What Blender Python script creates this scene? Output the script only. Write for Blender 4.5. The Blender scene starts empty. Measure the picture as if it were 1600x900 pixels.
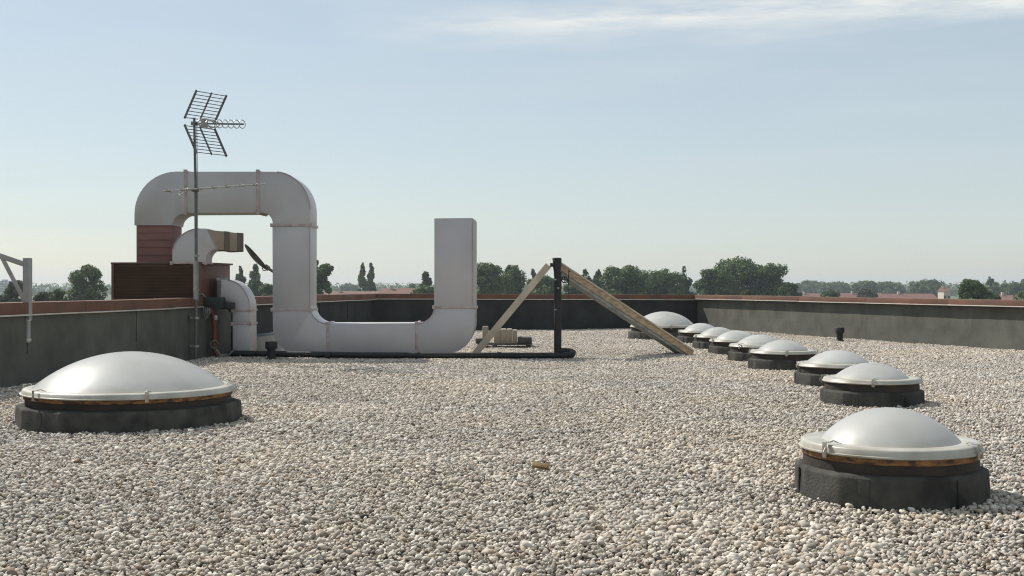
import bpy, bmesh, math, random
import numpy as np
from mathutils import Vector, Matrix, noise as mnoise

rng = np.random.default_rng(7)
random.seed(7)
R = math.radians
scene = bpy.context.scene
COL = scene.collection

# ------------------------------------------------------------------ camera
F = 1900.0          # focal length in pixels of the 1600 px wide photograph
CH = 1.35           # eye height over the gravel
YH = 446.0          # horizon row
cam_d = bpy.data.cameras.new('camera')
cam = bpy.data.objects.new('camera', cam_d); COL.objects.link(cam)
cam_d.sensor_width = 36.0
cam_d.lens = 36.0 * F / 1600.0
cam_d.shift_y = -(450.0 - YH) / 1600.0
cam_d.clip_start = 0.1
cam_d.clip_end = 20000.0
cam.location = (0, 0, CH)
cam.rotation_euler = (R(90), 0, 0)
scene.camera = cam

# ------------------------------------------------------------------ sky and sun
SUN_TRAVEL = Vector((0.78, -0.626, -1.0)).normalized()    # light goes right, towards the camera and down
to_sun = -SUN_TRAVEL
SUN_EL = math.asin(to_sun.z)
SUN_AZ = math.atan2(to_sun.x, to_sun.y)                   # clockwise from +Y
world = bpy.data.worlds.new('World'); scene.world = world
world.use_nodes = True
wn = world.node_tree; wn.nodes.clear()
w_out = wn.nodes.new('ShaderNodeOutputWorld')
w_bg = wn.nodes.new('ShaderNodeBackground')
w_sky = wn.nodes.new('ShaderNodeTexSky')
w_sky.sky_type = 'NISHITA'
w_sky.sun_disc = False
w_sky.sun_elevation = SUN_EL
w_sky.sun_rotation = SUN_AZ
w_sky.altitude = 50
w_sky.air_density = 1.0
w_sky.dust_density = 0.55
w_sky.ozone_density = 1.0
w_bg.inputs['Strength'].default_value = 0.10
# thin high cloud, laid out on the sky dome by direction
w_tc = wn.nodes.new('ShaderNodeTexCoord')
w_map = wn.nodes.new('ShaderNodeMapping'); w_map.inputs['Scale'].default_value = (1.6, 1.6, 13.0)
w_map.inputs['Location'].default_value = (0.35, 0.2, 0.55)
w_noi = wn.nodes.new('ShaderNodeTexNoise'); w_noi.inputs['Scale'].default_value = 2.3
w_noi.inputs['Detail'].default_value = 7; w_noi.inputs['Roughness'].default_value = 0.5
w_ramp = wn.nodes.new('ShaderNodeValToRGB')
w_ramp.color_ramp.elements[0].position = 0.40; w_ramp.color_ramp.elements[0].color = (0.52, 0.52, 0.52, 1)
w_ramp.color_ramp.elements[1].position = 0.75; w_ramp.color_ramp.elements[1].color = (0.70, 0.70, 0.70, 1)
w_mix = wn.nodes.new('ShaderNodeMix'); w_mix.data_type = 'RGBA'
w_mix.inputs['B'].default_value = (6.1, 6.8, 7.05, 1)
L = wn.links.new
L(w_tc.outputs['Generated'], w_map.inputs['Vector']); L(w_map.outputs['Vector'], w_noi.inputs['Vector'])
L(w_noi.outputs['Fac'], w_ramp.inputs['Fac']); L(w_ramp.outputs['Color'], w_mix.inputs['Factor'])
L(w_sky.outputs['Color'], w_mix.inputs['A'])
# one long wisp of white cirrus, a band of elevation broken up by noise
def wmath(op, a, b=None, c=None):
    n = wn.nodes.new('ShaderNodeMath'); n.operation = op
    for i, v in enumerate((a, b, c)):
        if v is None: continue
        if isinstance(v, (int, float)): n.inputs[i].default_value = v
        else: L(v, n.inputs[i])
    return n.outputs[0]
w_sep = wn.nodes.new('ShaderNodeSeparateXYZ'); L(w_tc.outputs['Generated'], w_sep.inputs[0])
w_m2 = wn.nodes.new('ShaderNodeMapping'); w_m2.inputs['Scale'].default_value = (3.0, 3.0, 26.0); L(w_tc.outputs['Generated'], w_m2.inputs['Vector'])
w_n2 = wn.nodes.new('ShaderNodeTexNoise'); w_n2.inputs['Scale'].default_value = 1.6; w_n2.inputs['Detail'].default_value = 6; L(w_m2.outputs['Vector'], w_n2.inputs['Vector'])
el = wmath('ADD', w_sep.outputs['Z'], wmath('MULTIPLY', wmath('SUBTRACT', w_n2.outputs['Fac'], 0.5), 0.030))
dist = wmath('ABSOLUTE', wmath('SUBTRACT', el, wmath('MULTIPLY_ADD', w_sep.outputs['X'], 0.020, 0.208)))
band = wmath('SUBTRACT', 1.0, wmath('MINIMUM', wmath('DIVIDE', dist, 0.020), 1.0))
side = wmath('MINIMUM', wmath('MAXIMUM', wmath('MULTIPLY_ADD', w_sep.outputs['X'], 5.0, 0.75), 0.0), 1.0)
w_m3 = wn.nodes.new('ShaderNodeMapping'); w_m3.inputs['Scale'].default_value = (9.0, 9.0, 70.0); w_m3.inputs['Rotation'].default_value = (0, R(4), 0); L(w_tc.outputs['Generated'], w_m3.inputs['Vector'])
w_n3 = wn.nodes.new('ShaderNodeTexNoise'); w_n3.inputs['Scale'].default_value = 1.3; w_n3.inputs['Detail'].default_value = 9; w_n3.inputs['Roughness'].default_value = 0.62; L(w_m3.outputs['Vector'], w_n3.inputs['Vector'])
fib = wmath('MINIMUM', wmath('MAXIMUM', wmath('MULTIPLY_ADD', w_n3.outputs['Fac'], 3.2, -0.95), 0.15), 1.0)
wisp = wmath('MULTIPLY', wmath('MULTIPLY', wmath('MULTIPLY', band, side), fib), 0.95)
w_mix2 = wn.nodes.new('ShaderNodeMix'); w_mix2.data_type = 'RGBA'; w_mix2.inputs['B'].default_value = (8.0, 8.2, 8.0, 1)
L(wisp, w_mix2.inputs['Factor']); L(w_mix.outputs['Result'], w_mix2.inputs['A']); L(w_mix2.outputs['Result'], w_bg.inputs['Color'])
L(w_bg.outputs['Background'], w_out.inputs['Surface'])

sun_d = bpy.data.lights.new('sun', 'SUN'); sun_d.energy = 4.9; sun_d.angle = R(0.6); sun_d.color = (1.0, 0.953, 0.885)
sun = bpy.data.objects.new('sun', sun_d); COL.objects.link(sun)
sun.rotation_euler = SUN_TRAVEL.to_track_quat('-Z', 'Y').to_euler()
sun.location = (-20, 20, 40)

vs = scene.view_settings
vs.view_transform = 'Standard'; vs.look = 'None'; vs.exposure = 0.10; vs.gamma = 1.0; vs.use_curve_mapping = False
scene.cycles.max_bounces = 8
scene.cycles.volume_bounces = 0
scene.cycles.use_denoising = True
scene.cycles.denoising_prefilter = 'NONE'
scene.cycles.sample_clamp_indirect = 6.0
scene.cycles.filter_width = 1.1

# ------------------------------------------------------------------ pixel helpers
def px(x, y, Y):
    """point at distance Y that shows at pixel (x, y) of the photograph"""
    return Vector(((x - 800.0) / F * Y, Y, CH - (y - YH) / F * Y))
def gnd(x, y):
    Y = F * CH / (y - YH)
    return Vector(((x - 800.0) / F * Y, Y, 0.0))
def pX(x, Y): return (x - 800.0) / F * Y
def pZ(y, Y): return CH - (y - YH) / F * Y

# ------------------------------------------------------------------ materials
MATS = {}
def mat(name, c1, c2=None, scale=6.0, rough=0.7, metal=0.0, bump=0.0, bscale=60.0, spec=0.5, detail=6, coords='Object',
        stretch=(1, 1, 1), contrast=(0.35, 0.65), coat=0.0, rough_var=0.0):
    m = bpy.data.materials.new(name); m.use_nodes = True
    nt = m.node_tree; b = nt.nodes['Principled BSDF']
    b.inputs['Roughness'].default_value = rough
    b.inputs['Metallic'].default_value = metal
    b.inputs['Specular IOR Level'].default_value = spec
    b.inputs['Coat Weight'].default_value = coat
    tc = nt.nodes.new('ShaderNodeTexCoord'); mp = nt.nodes.new('ShaderNodeMapping')
    mp.inputs['Scale'].default_value = stretch
    nt.links.new(tc.outputs[coords], mp.inputs['Vector'])
    if c2 is None:
        c2 = tuple(v * 0.8 for v in c1)
    n = nt.nodes.new('ShaderNodeTexNoise'); n.inputs['Scale'].default_value = scale; n.inputs['Detail'].default_value = detail
    nt.links.new(mp.outputs['Vector'], n.inputs['Vector'])
    r = nt.nodes.new('ShaderNodeValToRGB')
    r.color_ramp.elements[0].position = contrast[0]; r.color_ramp.elements[0].color = (*c1, 1)
    r.color_ramp.elements[1].position = contrast[1]; r.color_ramp.elements[1].color = (*c2, 1)
    nt.links.new(n.outputs['Fac'], r.inputs['Fac']); nt.links.new(r.outputs['Color'], b.inputs['Base Color'])
    if rough_var:
        mr = nt.nodes.new('ShaderNodeMapRange')
        mr.inputs['To Min'].default_value = rough - rough_var; mr.inputs['To Max'].default_value = rough + rough_var
        nt.links.new(n.outputs['Fac'], mr.inputs['Value']); nt.links.new(mr.outputs['Result'], b.inputs['Roughness'])
    if bump:
        n2 = nt.nodes.new('ShaderNodeTexNoise'); n2.inputs['Scale'].default_value = bscale; n2.inputs['Detail'].default_value = 5
        nt.links.new(mp.outputs['Vector'], n2.inputs['Vector'])
        bp = nt.nodes.new('ShaderNodeBump'); bp.inputs['Strength'].default_value = bump; bp.inputs['Distance'].default_value = 0.02
        nt.links.new(n2.outputs['Fac'], bp.inputs['Height']); nt.links.new(bp.outputs['Normal'], b.inputs['Normal'])
    MATS[name] = m
    return m

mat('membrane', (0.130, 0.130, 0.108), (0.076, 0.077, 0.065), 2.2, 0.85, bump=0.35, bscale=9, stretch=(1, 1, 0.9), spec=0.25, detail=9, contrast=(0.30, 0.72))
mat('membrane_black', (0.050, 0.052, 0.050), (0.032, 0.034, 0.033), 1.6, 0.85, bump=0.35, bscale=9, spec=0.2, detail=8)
mat('curb_felt', (0.098, 0.094, 0.080), (0.034, 0.033, 0.030), 5, 0.88, bump=0.3, bscale=60, spec=0.2, detail=10, contrast=(0.28, 0.66))
mat('ring_felt', (0.024, 0.023, 0.022), (0.050, 0.036, 0.026), 5, 0.75, bump=0.3, bscale=40, spec=0.3)
mat('rust', (0.30, 0.145, 0.048), (0.060, 0.034, 0.020), 11, 0.8, bump=0.3, bscale=70, stretch=(1, 1, 2.5), contrast=(0.38, 0.62))
mat('coping_red', (0.165, 0.074, 0.044), (0.110, 0.056, 0.039), 2.2, 0.8, metal=0.0, bump=0.06, bscale=5, stretch=(1, 1, 1))
mat('drip_metal', (0.62, 0.58, 0.52), (0.50, 0.46, 0.41), 5, 0.45, metal=0.2)
mat('galvanised', (0.52, 0.49, 0.485), (0.44, 0.415, 0.415), 0.9, 0.45, metal=0.35, bump=0.10, bscale=1.6, rough_var=0.08)
mat('seam_metal', (0.50, 0.42, 0.40), (0.36, 0.28, 0.27), 8, 0.5, metal=0.25, bump=0.1)
mat('duct_primer', (0.245, 0.112, 0.092), (0.185, 0.088, 0.074), 2.0, 0.65, bump=0.1, bscale=4, stretch=(1, 1, 4))
mat('duct_bounce_tan', (0.33, 0.25, 0.19), (0.25, 0.19, 0.15), 3.0, 0.55, metal=0.2, bump=0.1, bscale=5)  # warm bounce off the gravel, painted into the outlet's metal colour
mat('duct_dark', (0.11, 0.090, 0.068), (0.15, 0.12, 0.09), 3.0, 0.6)
mat('louvre_red', (0.090, 0.043, 0.030), (0.064, 0.032, 0.024), 3.0, 0.55, bump=0.05)
mat('panel_red', (0.155, 0.066, 0.045), (0.110, 0.050, 0.036), 2.0, 0.55, bump=0.06, bscale=4)
mat('white_metal', (0.72, 0.72, 0.70), (0.60, 0.60, 0.58), 3, 0.45, bump=0.04)
mat('blue_sheet', (0.30, 0.38, 0.50), (0.40, 0.47, 0.56), 3, 0.35, metal=0.3)
mat('grey_steel', (0.36, 0.345, 0.335), (0.29, 0.28, 0.27), 5, 0.5, metal=0.4, bump=0.08, bscale=30)
mat('dark_steel', (0.17, 0.165, 0.165), (0.12, 0.118, 0.115), 8, 0.5, metal=0.5)
mat('aluminium', (0.50, 0.49, 0.46), (0.40, 0.39, 0.37), 12, 0.4, metal=0.7)
mat('brass_clip', (0.48, 0.46, 0.42), (0.34, 0.30, 0.24), 14, 0.42, metal=0.6)
mat('black_plastic', (0.016, 0.016, 0.016), (0.028, 0.028, 0.027), 6, 0.55, bump=0.15, bscale=25, spec=0.35)
mat('black_box', (0.022, 0.023, 0.022), (0.03, 0.03, 0.03), 8, 0.6)
mat('red_hose', (0.20, 0.030, 0.022), (0.14, 0.026, 0.020), 6, 0.5, bump=0.1)
mat('cable_grey', (0.22, 0.22, 0.21), (0.15, 0.15, 0.15), 9, 0.55)
mat('wood_pale', (0.62, 0.53, 0.41), (0.45, 0.37, 0.28), 5, 0.75, bump=0.25, bscale=30, coords='Object', stretch=(1, 1, 0.35))
mat('wood_tan', (0.52, 0.36, 0.20), (0.24, 0.19, 0.145), 4.0, 0.7, bump=0.25, bscale=24, stretch=(0.6, 6, 6), contrast=(0.4, 0.68))
mat('wood_grey', (0.19, 0.21, 0.19), (0.40, 0.41, 0.37), 3.2, 0.8, bump=0.2, bscale=24, stretch=(0.6, 5, 5))
mat('concrete', (0.33, 0.275, 0.205), (0.25, 0.20, 0.15), 5, 0.9, bump=0.4, bscale=30)
mat('concrete_dark', (0.095, 0.092, 0.084), (0.06, 0.058, 0.052), 6, 0.9, bump=0.4, bscale=30)
mat('chip_wood', (0.26, 0.18, 0.07), (0.20, 0.13, 0.06), 20, 0.8, bump=0.3, bscale=60)
mat('stone_brown', (0.20, 0.135, 0.075), (0.15, 0.10, 0.06), 30, 0.85, bump=0.3, bscale=60)
mat('stone_dark', (0.075, 0.062, 0.055), (0.05, 0.045, 0.04), 30, 0.85, bump=0.3, bscale=60)
mat('stone_olive', (0.28, 0.27, 0.14), (0.22, 0.21, 0.12), 30, 0.85, bump=0.3, bscale=60)
mat('deck', (0.075, 0.070, 0.062), (0.045, 0.042, 0.038), 40, 0.95, bump=0.6, bscale=60)
mat('field', (0.075, 0.10, 0.040), (0.12, 0.115, 0.06), 0.012, 0.95)
mat('facade', (0.30, 0.27, 0.24), (0.26, 0.23, 0.20), 0.5, 0.9)
mat('house_wall', (0.56, 0.49, 0.40), (0.48, 0.42, 0.34), 0.6, 0.9)
mat('house_roof', (0.20, 0.10, 0.075), (0.15, 0.08, 0.062), 1.2, 0.85, stretch=(1, 1, 1), bump=0.3, bscale=4)
mat('window_glass', (0.05, 0.06, 0.07), (0.04, 0.05, 0.06), 2, 0.15)
mat('far_tower', (0.40, 0.40, 0.42), (0.36, 0.36, 0.38), 0.2, 0.9)
mat('crane_paint', (0.45, 0.40, 0.30), (0.40, 0.36, 0.28), 1, 0.6)
mat('bark', (0.11, 0.085, 0.06), (0.07, 0.055, 0.04), 4, 0.9, bump=0.4, bscale=12)

def leaf_mat(name, c1, c2, trans=0.35, scale=0.55):
    m = bpy.data.materials.new(name); m.use_nodes = True
    nt = m.node_tree; nt.nodes.clear()
    out = nt.nodes.new('ShaderNodeOutputMaterial')
    geo = nt.nodes.new('ShaderNodeNewGeometry')
    n = nt.nodes.new('ShaderNodeTexNoise'); n.inputs['Scale'].default_value = scale; n.inputs['Detail'].default_value = 3
    r = nt.nodes.new('ShaderNodeValToRGB')
    r.color_ramp.elements[0].position = 0.36; r.color_ramp.elements[0].color = (*c1, 1)
    r.color_ramp.elements[1].position = 0.66; r.color_ramp.elements[1].color = (*c2, 1)
    d = nt.nodes.new('ShaderNodeBsdfPrincipled'); d.inputs['Roughness'].default_value = 0.6; d.inputs['Specular IOR Level'].default_value = 0.3
    t = nt.nodes.new('ShaderNodeBsdfTranslucent'); mx = nt.nodes.new('ShaderNodeMixShader'); mx.inputs['Fac'].default_value = trans
    nt.links.new(geo.outputs['Position'], n.inputs['Vector']); nt.links.new(n.outputs['Fac'], r.inputs['Fac'])
    nt.links.new(r.outputs['Color'], d.inputs['Base Color']); nt.links.new(r.outputs['Color'], t.inputs['Color'])
    nt.links.new(d.outputs[0], mx.inputs[1]); nt.links.new(t.outputs[0], mx.inputs[2]); nt.links.new(mx.outputs[0], out.inputs['Surface'])
    MATS[name] = m
leaf_mat('leaf_dark', (0.042, 0.078, 0.016), (0.110, 0.168, 0.034))
leaf_mat('leaf_mid', (0.058, 0.092, 0.022), (0.130, 0.175, 0.045))
leaf_mat('leaf_light', (0.075, 0.115, 0.038), (0.125, 0.165, 0.060))
leaf_mat('leaf_olive', (0.066, 0.074, 0.036), (0.105, 0.105, 0.052))

def dome_mat():
    m = bpy.data.materials.new('opal_acrylic'); m.use_nodes = True
    nt = m.node_tree; b = nt.nodes['Principled BSDF']; out = nt.nodes['Material Output']
    tc = nt.nodes.new('ShaderNodeTexCoord')
    n = nt.nodes.new('ShaderNodeTexNoise'); n.inputs['Scale'].default_value = 2.2; n.inputs['Detail'].default_value = 8
    r = nt.nodes.new('ShaderNodeValToRGB')
    r.color_ramp.elements[0].position = 0.32; r.color_ramp.elements[0].color = (0.66, 0.65, 0.60, 1)
    r.color_ramp.elements[1].position = 0.7; r.color_ramp.elements[1].color = (0.85, 0.845, 0.81, 1)
    nt.links.new(tc.outputs['Object'], n.inputs['Vector']); nt.links.new(n.outputs['Fac'], r.inputs['Fac'])
    # grime that has settled in a ragged ring at the foot of the dome, and streaks
    sx = nt.nodes.new('ShaderNodeSeparateXYZ'); nt.links.new(tc.outputs['Generated'], sx.inputs[0])
    n2 = nt.nodes.new('ShaderNodeTexNoise'); n2.inputs['Scale'].default_value = 9; n2.inputs['Detail'].default_value = 6
    oi = nt.nodes.new('ShaderNodeObjectInfo')
    va = nt.nodes.new('ShaderNodeVectorMath'); va.operation = 'ADD'
    nt.links.new(tc.outputs['Object'], va.inputs[0]); nt.links.new(oi.outputs['Location'], va.inputs[1]); nt.links.new(va.outputs[0], n2.inputs['Vector']); nt.links.new(va.outputs[0], n.inputs['Vector'])
    ma = nt.nodes.new('ShaderNodeMath'); ma.operation = 'MULTIPLY_ADD'; ma.inputs[1].default_value = 0.40
    nt.links.new(n2.outputs['Fac'], ma.inputs[0]); nt.links.new(sx.outputs['Z'], ma.inputs[2])
    mr = nt.nodes.new('ShaderNodeMapRange'); mr.inputs['From Min'].default_value = 0.18; mr.inputs['From Max'].default_value = 0.42
    mr.inputs['To Min'].default_value = 0.5; mr.inputs['To Max'].default_value = 0.0
    nt.links.new(ma.outputs[0], mr.inputs['Value'])
    gm = nt.nodes.new('ShaderNodeMix'); gm.data_type = 'RGBA'; gm.inputs['B'].default_value = (0.50, 0.46, 0.36, 1)
    nt.links.new(mr.outputs['Result'], gm.inputs['Factor']); nt.links.new(r.outputs['Color'], gm.inputs['A'])
    nt.links.new(gm.outputs['Result'], b.inputs['Base Color'])
    b.inputs['Roughness'].default_value = 0.40; b.inputs['Specular IOR Level'].default_value = 0.5
    b.inputs['Coat Weight'].default_value = 0.5; b.inputs['Coat Roughness'].default_value = 0.16
    t = nt.nodes.new('ShaderNodeBsdfTranslucent'); t.inputs['Color'].default_value = (0.85, 0.84, 0.79, 1)
    mx = nt.nodes.new('ShaderNodeMixShader'); mx.inputs['Fac'].default_value = 0.42
    nt.links.new(b.outputs[0], mx.inputs[1]); nt.links.new(t.outputs[0], mx.inputs[2]); nt.links.new(mx.outputs[0], out.inputs['Surface'])
    MATS['opal_acrylic'] = m
dome_mat()
mat('rim_plastic', (0.47, 0.45, 0.385), (0.30, 0.28, 0.225), 3.5, 0.4, bump=0.05, contrast=(0.4, 0.7))

def pebble_mat():
    m = bpy.data.materials.new('pebble'); m.use_nodes = True
    nt = m.node_tree; b = nt.nodes['Principled BSDF']
    at = nt.nodes.new('ShaderNodeAttribute'); at.attribute_name = 'tone'
    oi = nt.nodes.new('ShaderNodeObjectInfo')
    ad = nt.nodes.new('ShaderNodeMath'); ad.operation = 'ADD'
    fr = nt.nodes.new('ShaderNodeMath'); fr.operation = 'FRACT'
    nt.links.new(at.outputs['Fac'], ad.inputs[0]); nt.links.new(oi.outputs['Random'], ad.inputs[1]); nt.links.new(ad.outputs[0], fr.inputs[0])
    r = nt.nodes.new('ShaderNodeValToRGB'); cr = r.color_ramp
    stops = [(0.0, (0.23, 0.205, 0.178)), (0.10, (0.67, 0.63, 0.565)), (0.24, (0.41, 0.38, 0.335)), (0.38, (0.84, 0.81, 0.745)),
             (0.50, (0.34, 0.315, 0.28)), (0.64, (0.66, 0.62, 0.55)), (0.76, (0.43, 0.40, 0.355)), (0.88, (0.56, 0.49, 0.395)), (0.95, (0.37, 0.295, 0.225)), (1.0, (0.13, 0.115, 0.10))]
    cr.elements[0].position = stops[0][0]; cr.elements[0].color = (*stops[0][1], 1)
    cr.elements[1].position = stops[-1][0]; cr.elements[1].color = (*stops[-1][1], 1)
    for p, c in stops[1:-1]:
        e = cr.elements.new(p); e.color = (*c, 1)
    nt.links.new(fr.outputs[0], r.inputs['Fac'])
    # broad drifts of warmer and cooler stone over the roof, and a fine grain
    geo = nt.nodes.new('ShaderNodeNewGeometry')
    n1 = nt.nodes.new('ShaderNodeTexNoise'); n1.inputs['Scale'].default_value = 0.35; n1.inputs['Detail'].default_value = 4
    n2 = nt.nodes.new('ShaderNodeTexNoise'); n2.inputs['Scale'].default_value = 140; n2.inputs['Detail'].default_value = 3
    nt.links.new(geo.outputs['Position'], n1.inputs['Vector']); nt.links.new(geo.outputs['Position'], n2.inputs['Vector'])
    r1 = nt.nodes.new('ShaderNodeValToRGB')
    r1.color_ramp.elements[0].position = 0.35; r1.color_ramp.elements[0].color = (1.06, 0.99, 0.90, 1)
    r1.color_ramp.elements[1].position = 0.65; r1.color_ramp.elements[1].color = (0.92, 0.892, 0.875, 1)
    nt.links.new(n1.outputs['Fac'], r1.inputs['Fac'])
    r2 = nt.nodes.new('ShaderNodeValToRGB')
    r2.color_ramp.elements[0].position = 0.3; r2.color_ramp.elements[0].color = (0.80, 0.80, 0.80, 1)
    r2.color_ramp.elements[1].position = 0.7; r2.color_ramp.elements[1].color = (1, 1, 1, 1)
    nt.links.new(n2.outputs['Fac'], r2.inputs['Fac'])
    m1 = nt.nodes.new('ShaderNodeMix'); m1.data_type = 'RGBA'; m1.blend_type = 'MULTIPLY'; m1.inputs['Factor'].default_value = 1
    m2 = nt.nodes.new('ShaderNodeMix'); m2.data_type = 'RGBA'; m2.blend_type = 'MULTIPLY'; m2.inputs['Factor'].default_value = 1
    nt.links.new(r.outputs['Color'], m1.inputs['A']); nt.links.new(r1.outputs['Color'], m1.inputs['B'])
    nt.links.new(m1.outputs['Result'], m2.inputs['A']); nt.links.new(r2.outputs['Color'], m2.inputs['B'])
    nt.links.new(m2.outputs['Result'], b.inputs['Base Color'])
    b.inputs['Roughness'].default_value = 0.8; b.inputs['Specular IOR Level'].default_value = 0.3
    MATS['pebble'] = m
pebble_mat()

# ------------------------------------------------------------------ mesh building
ORG = {}
def tag(o, label=None, cat=None, group=None, kind=None):
    if label: o['label'] = label
    if cat: o['category'] = cat
    if group: o['group'] = group
    if kind: o['kind'] = kind
    return o
def thing(name, loc, label, cat, group=None):
    o = bpy.data.objects.new(name, None); COL.objects.link(o)
    o.empty_display_size = 0.1
    o.location = loc; ORG[o.name] = Vector(loc)
    return tag(o, label, cat, group)

class MB:
    def __init__(self): self.v = []; self.f = []
    def add(self, vs_, fs_):
        b = len(self.v); self.v += [Vector(p) for p in vs_]; self.f += [tuple(i + b for i in f) for f in fs_]
        return self
    def box(self, c, s, rot=None, taper=1.0):
        c = Vector(c); h = Vector(s) / 2
        pts = []
        for sz in (-1, 1):
            k = taper if sz > 0 else 1.0
            for sx, sy in ((-1, -1), (1, -1), (1, 1), (-1, 1)):
                p = Vector((sx * h.x * k, sy * h.y * k, sz * h.z))
                if rot is not None: p = rot @ p
                pts.append(c + p)
        return self.add(pts, [(3, 2, 1, 0), (4, 5, 6, 7), (0, 1, 5, 4), (1, 2, 6, 5), (2, 3, 7, 6), (3, 0, 4, 7)])
    def bar(self, a, b, w, d, up=(0, 0, 1)):
        """box beam from a to b, w across (sideways), d along 'up'"""
        a = Vector(a); b = Vector(b); t = (b - a); ln = t.length; t.normalize()
        u = Vector(up); s = t.cross(u)
        if s.length < 1e-4: s = t.cross(Vector((1, 0, 0)))
        s.normalize(); u = s.cross(t).normalized()
        rot = Matrix((t, s, u)).transposed()
        return self.box((a + b) / 2, (ln, w, d), rot)
    def tube(self, pts, r, n=10, closed=False, cap=True):
        pts = [Vector(p) for p in pts]; m = len(pts); base = len(self.v)
        rr = r if isinstance(r, (list, tuple)) else [r] * m
        up = None
        for i, p in enumerate(pts):
            if closed: t = pts[(i + 1) % m] - pts[i - 1]
            else: t = pts[min(i + 1, m - 1)] - pts[max(i - 1, 0)]
            t.normalize()
            if up is None:
                up = Vector((0, 0, 1)) if abs(t.z) < 0.9 else Vector((1, 0, 0))
            s = t.cross(up).normalized(); up = s.cross(t).normalized()
            for k in range(n):
                a = 2 * math.pi * k / n
                self.v.append(p + (s * math.cos(a) + up * math.sin(a)) * rr[i])
        for i in range(m if closed else m - 1):
            j = (i + 1) % m
            for k in range(n):
                k2 = (k + 1) % n
                self.f.append((base + i * n + k, base + i * n + k2, base + j * n + k2, base + j * n + k))
        if cap and not closed:
            self.f.append(tuple(base + k for k in reversed(range(n))))
            self.f.append(tuple(base + (m - 1) * n + k for k in range(n)))
        return self
    def lathe(self, prof, c, n=48, wob=None, a0=0.0):
        c = Vector(c); base = len(self.v); m = len(prof)
        for i, (r, z) in enumerate(prof):
            for k in range(n):
                a = 2 * math.pi * k / n + a0
                rr = r * (1 + (wob(a, z) if wob else 0))
                self.v.append(c + Vector((rr * math.cos(a), rr * math.sin(a), z)))
        for i in range(m - 1):
            for k in range(n):
                k2 = (k + 1) % n
                self.f.append((base + i * n + k, base + i * n + k2, base + (i + 1) * n + k2, base + (i + 1) * n + k))
        return self
    def prism(self, outline, y0, y1):
        """outline: list of (X, Z) seen from the front, swept from y0 (front) to y1 (back)"""
        n = len(outline); base = len(self.v)
        for y in (y0, y1):
            for (x, z) in outline: self.v.append(Vector((x, y, z)))
        self.f.append(tuple(base + i for i in range(n)))
        self.f.append(tuple(base + n + i for i in reversed(range(n))))
        for i in range(n):
            j = (i + 1) % n
            self.f.append((base + j, base + i, base + n + i, base + n + j))
        return self
    def build(self, name, material, parent=None, smooth=35.0, bevel=0.0, org=None, seg=2):
        if parent is not None: org = ORG.get(parent.name, Vector((0, 0, 0)))
        org = Vector(org) if org is not None else Vector((0, 0, 0))
        me = bpy.data.meshes.new(name)
        me.from_pydata([tuple(p - org) for p in self.v], [], self.f); me.update()
        bm = bmesh.new(); bm.from_mesh(me)
        bmesh.ops.recalc_face_normals(bm, faces=bm.faces)
        if bevel:
            ed = [e for e in bm.edges if len(e.link_faces) == 2 and e.calc_face_angle(0) > R(25 if name == 'curb' else 40)]
            bmesh.ops.bevel(bm, geom=ed, offset=bevel, segments=seg, profile=0.6, affect='EDGES', clamp_overlap=True)
        bm.to_mesh(me); bm.free()
        if smooth:
            me.shade_smooth(); me.set_sharp_from_angle(angle=R(smooth))
        me.materials.append(MATS[material] if isinstance(material, str) else material)
        o = bpy.data.objects.new(name, me); COL.objects.link(o)
        if parent is not None:
            o.parent = parent; ORG[o.name] = org
        else:
            o.location = org; ORG[o.name] = org
        return o

def arc(cx, cy, r, a0, a1, n=9, ry=None):
    ry = r if ry is None else ry
    return [(cx + r * math.cos(R(a0 + (a1 - a0) * i / n)), cy + ry * math.sin(R(a0 + (a1 - a0) * i / n))) for i in range(n + 1)]

# ================================================================== SETTING
GZ = -8.0
mb = MB(); S = 9000
mb.add([(-S, -2000, GZ), (S, -2000, GZ), (S, S, GZ), (-S, S, GZ)], [(0, 1, 2, 3)])
tag(mb.build('ground', 'field', smooth=0), kind='structure', label='flat green land stretching to the horizon', cat='ground')

# corner points of the roof (inner foot of the parapets)
PL = gnd(0, 608); PC1 = gnd(585, 519); PC2 = gnd(1090, 513); PR = gnd(1600, 549)
dl = (PC1 - PL).normalized(); dr = (PR - PC2).normalized(); db = (PC2 - PC1).normalized()
PL0 = PL - dl * 17.0            # left parapet goes on past the camera
PR0 = PR + dr * 24.0
mb = MB()
out = [PL0, PC1, PC2, PR0]
cx = sum((p for p in out), Vector()) / 4
out2 = [p + (p - cx).normalized() * 0.3 for p in out]
mb.add([(p.x, p.y, -0.03) for p in out2] + [(p.x, p.y, GZ) for p in out2],
       [(0, 1, 2, 3), (0, 4, 5, 1), (1, 5, 6, 2), (2, 6, 7, 3), (3, 7, 4, 0)])
tag(mb.build('roof_deck', 'deck', smooth=0), kind='structure', label='flat roof deck under the gravel', cat='roof')

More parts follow.
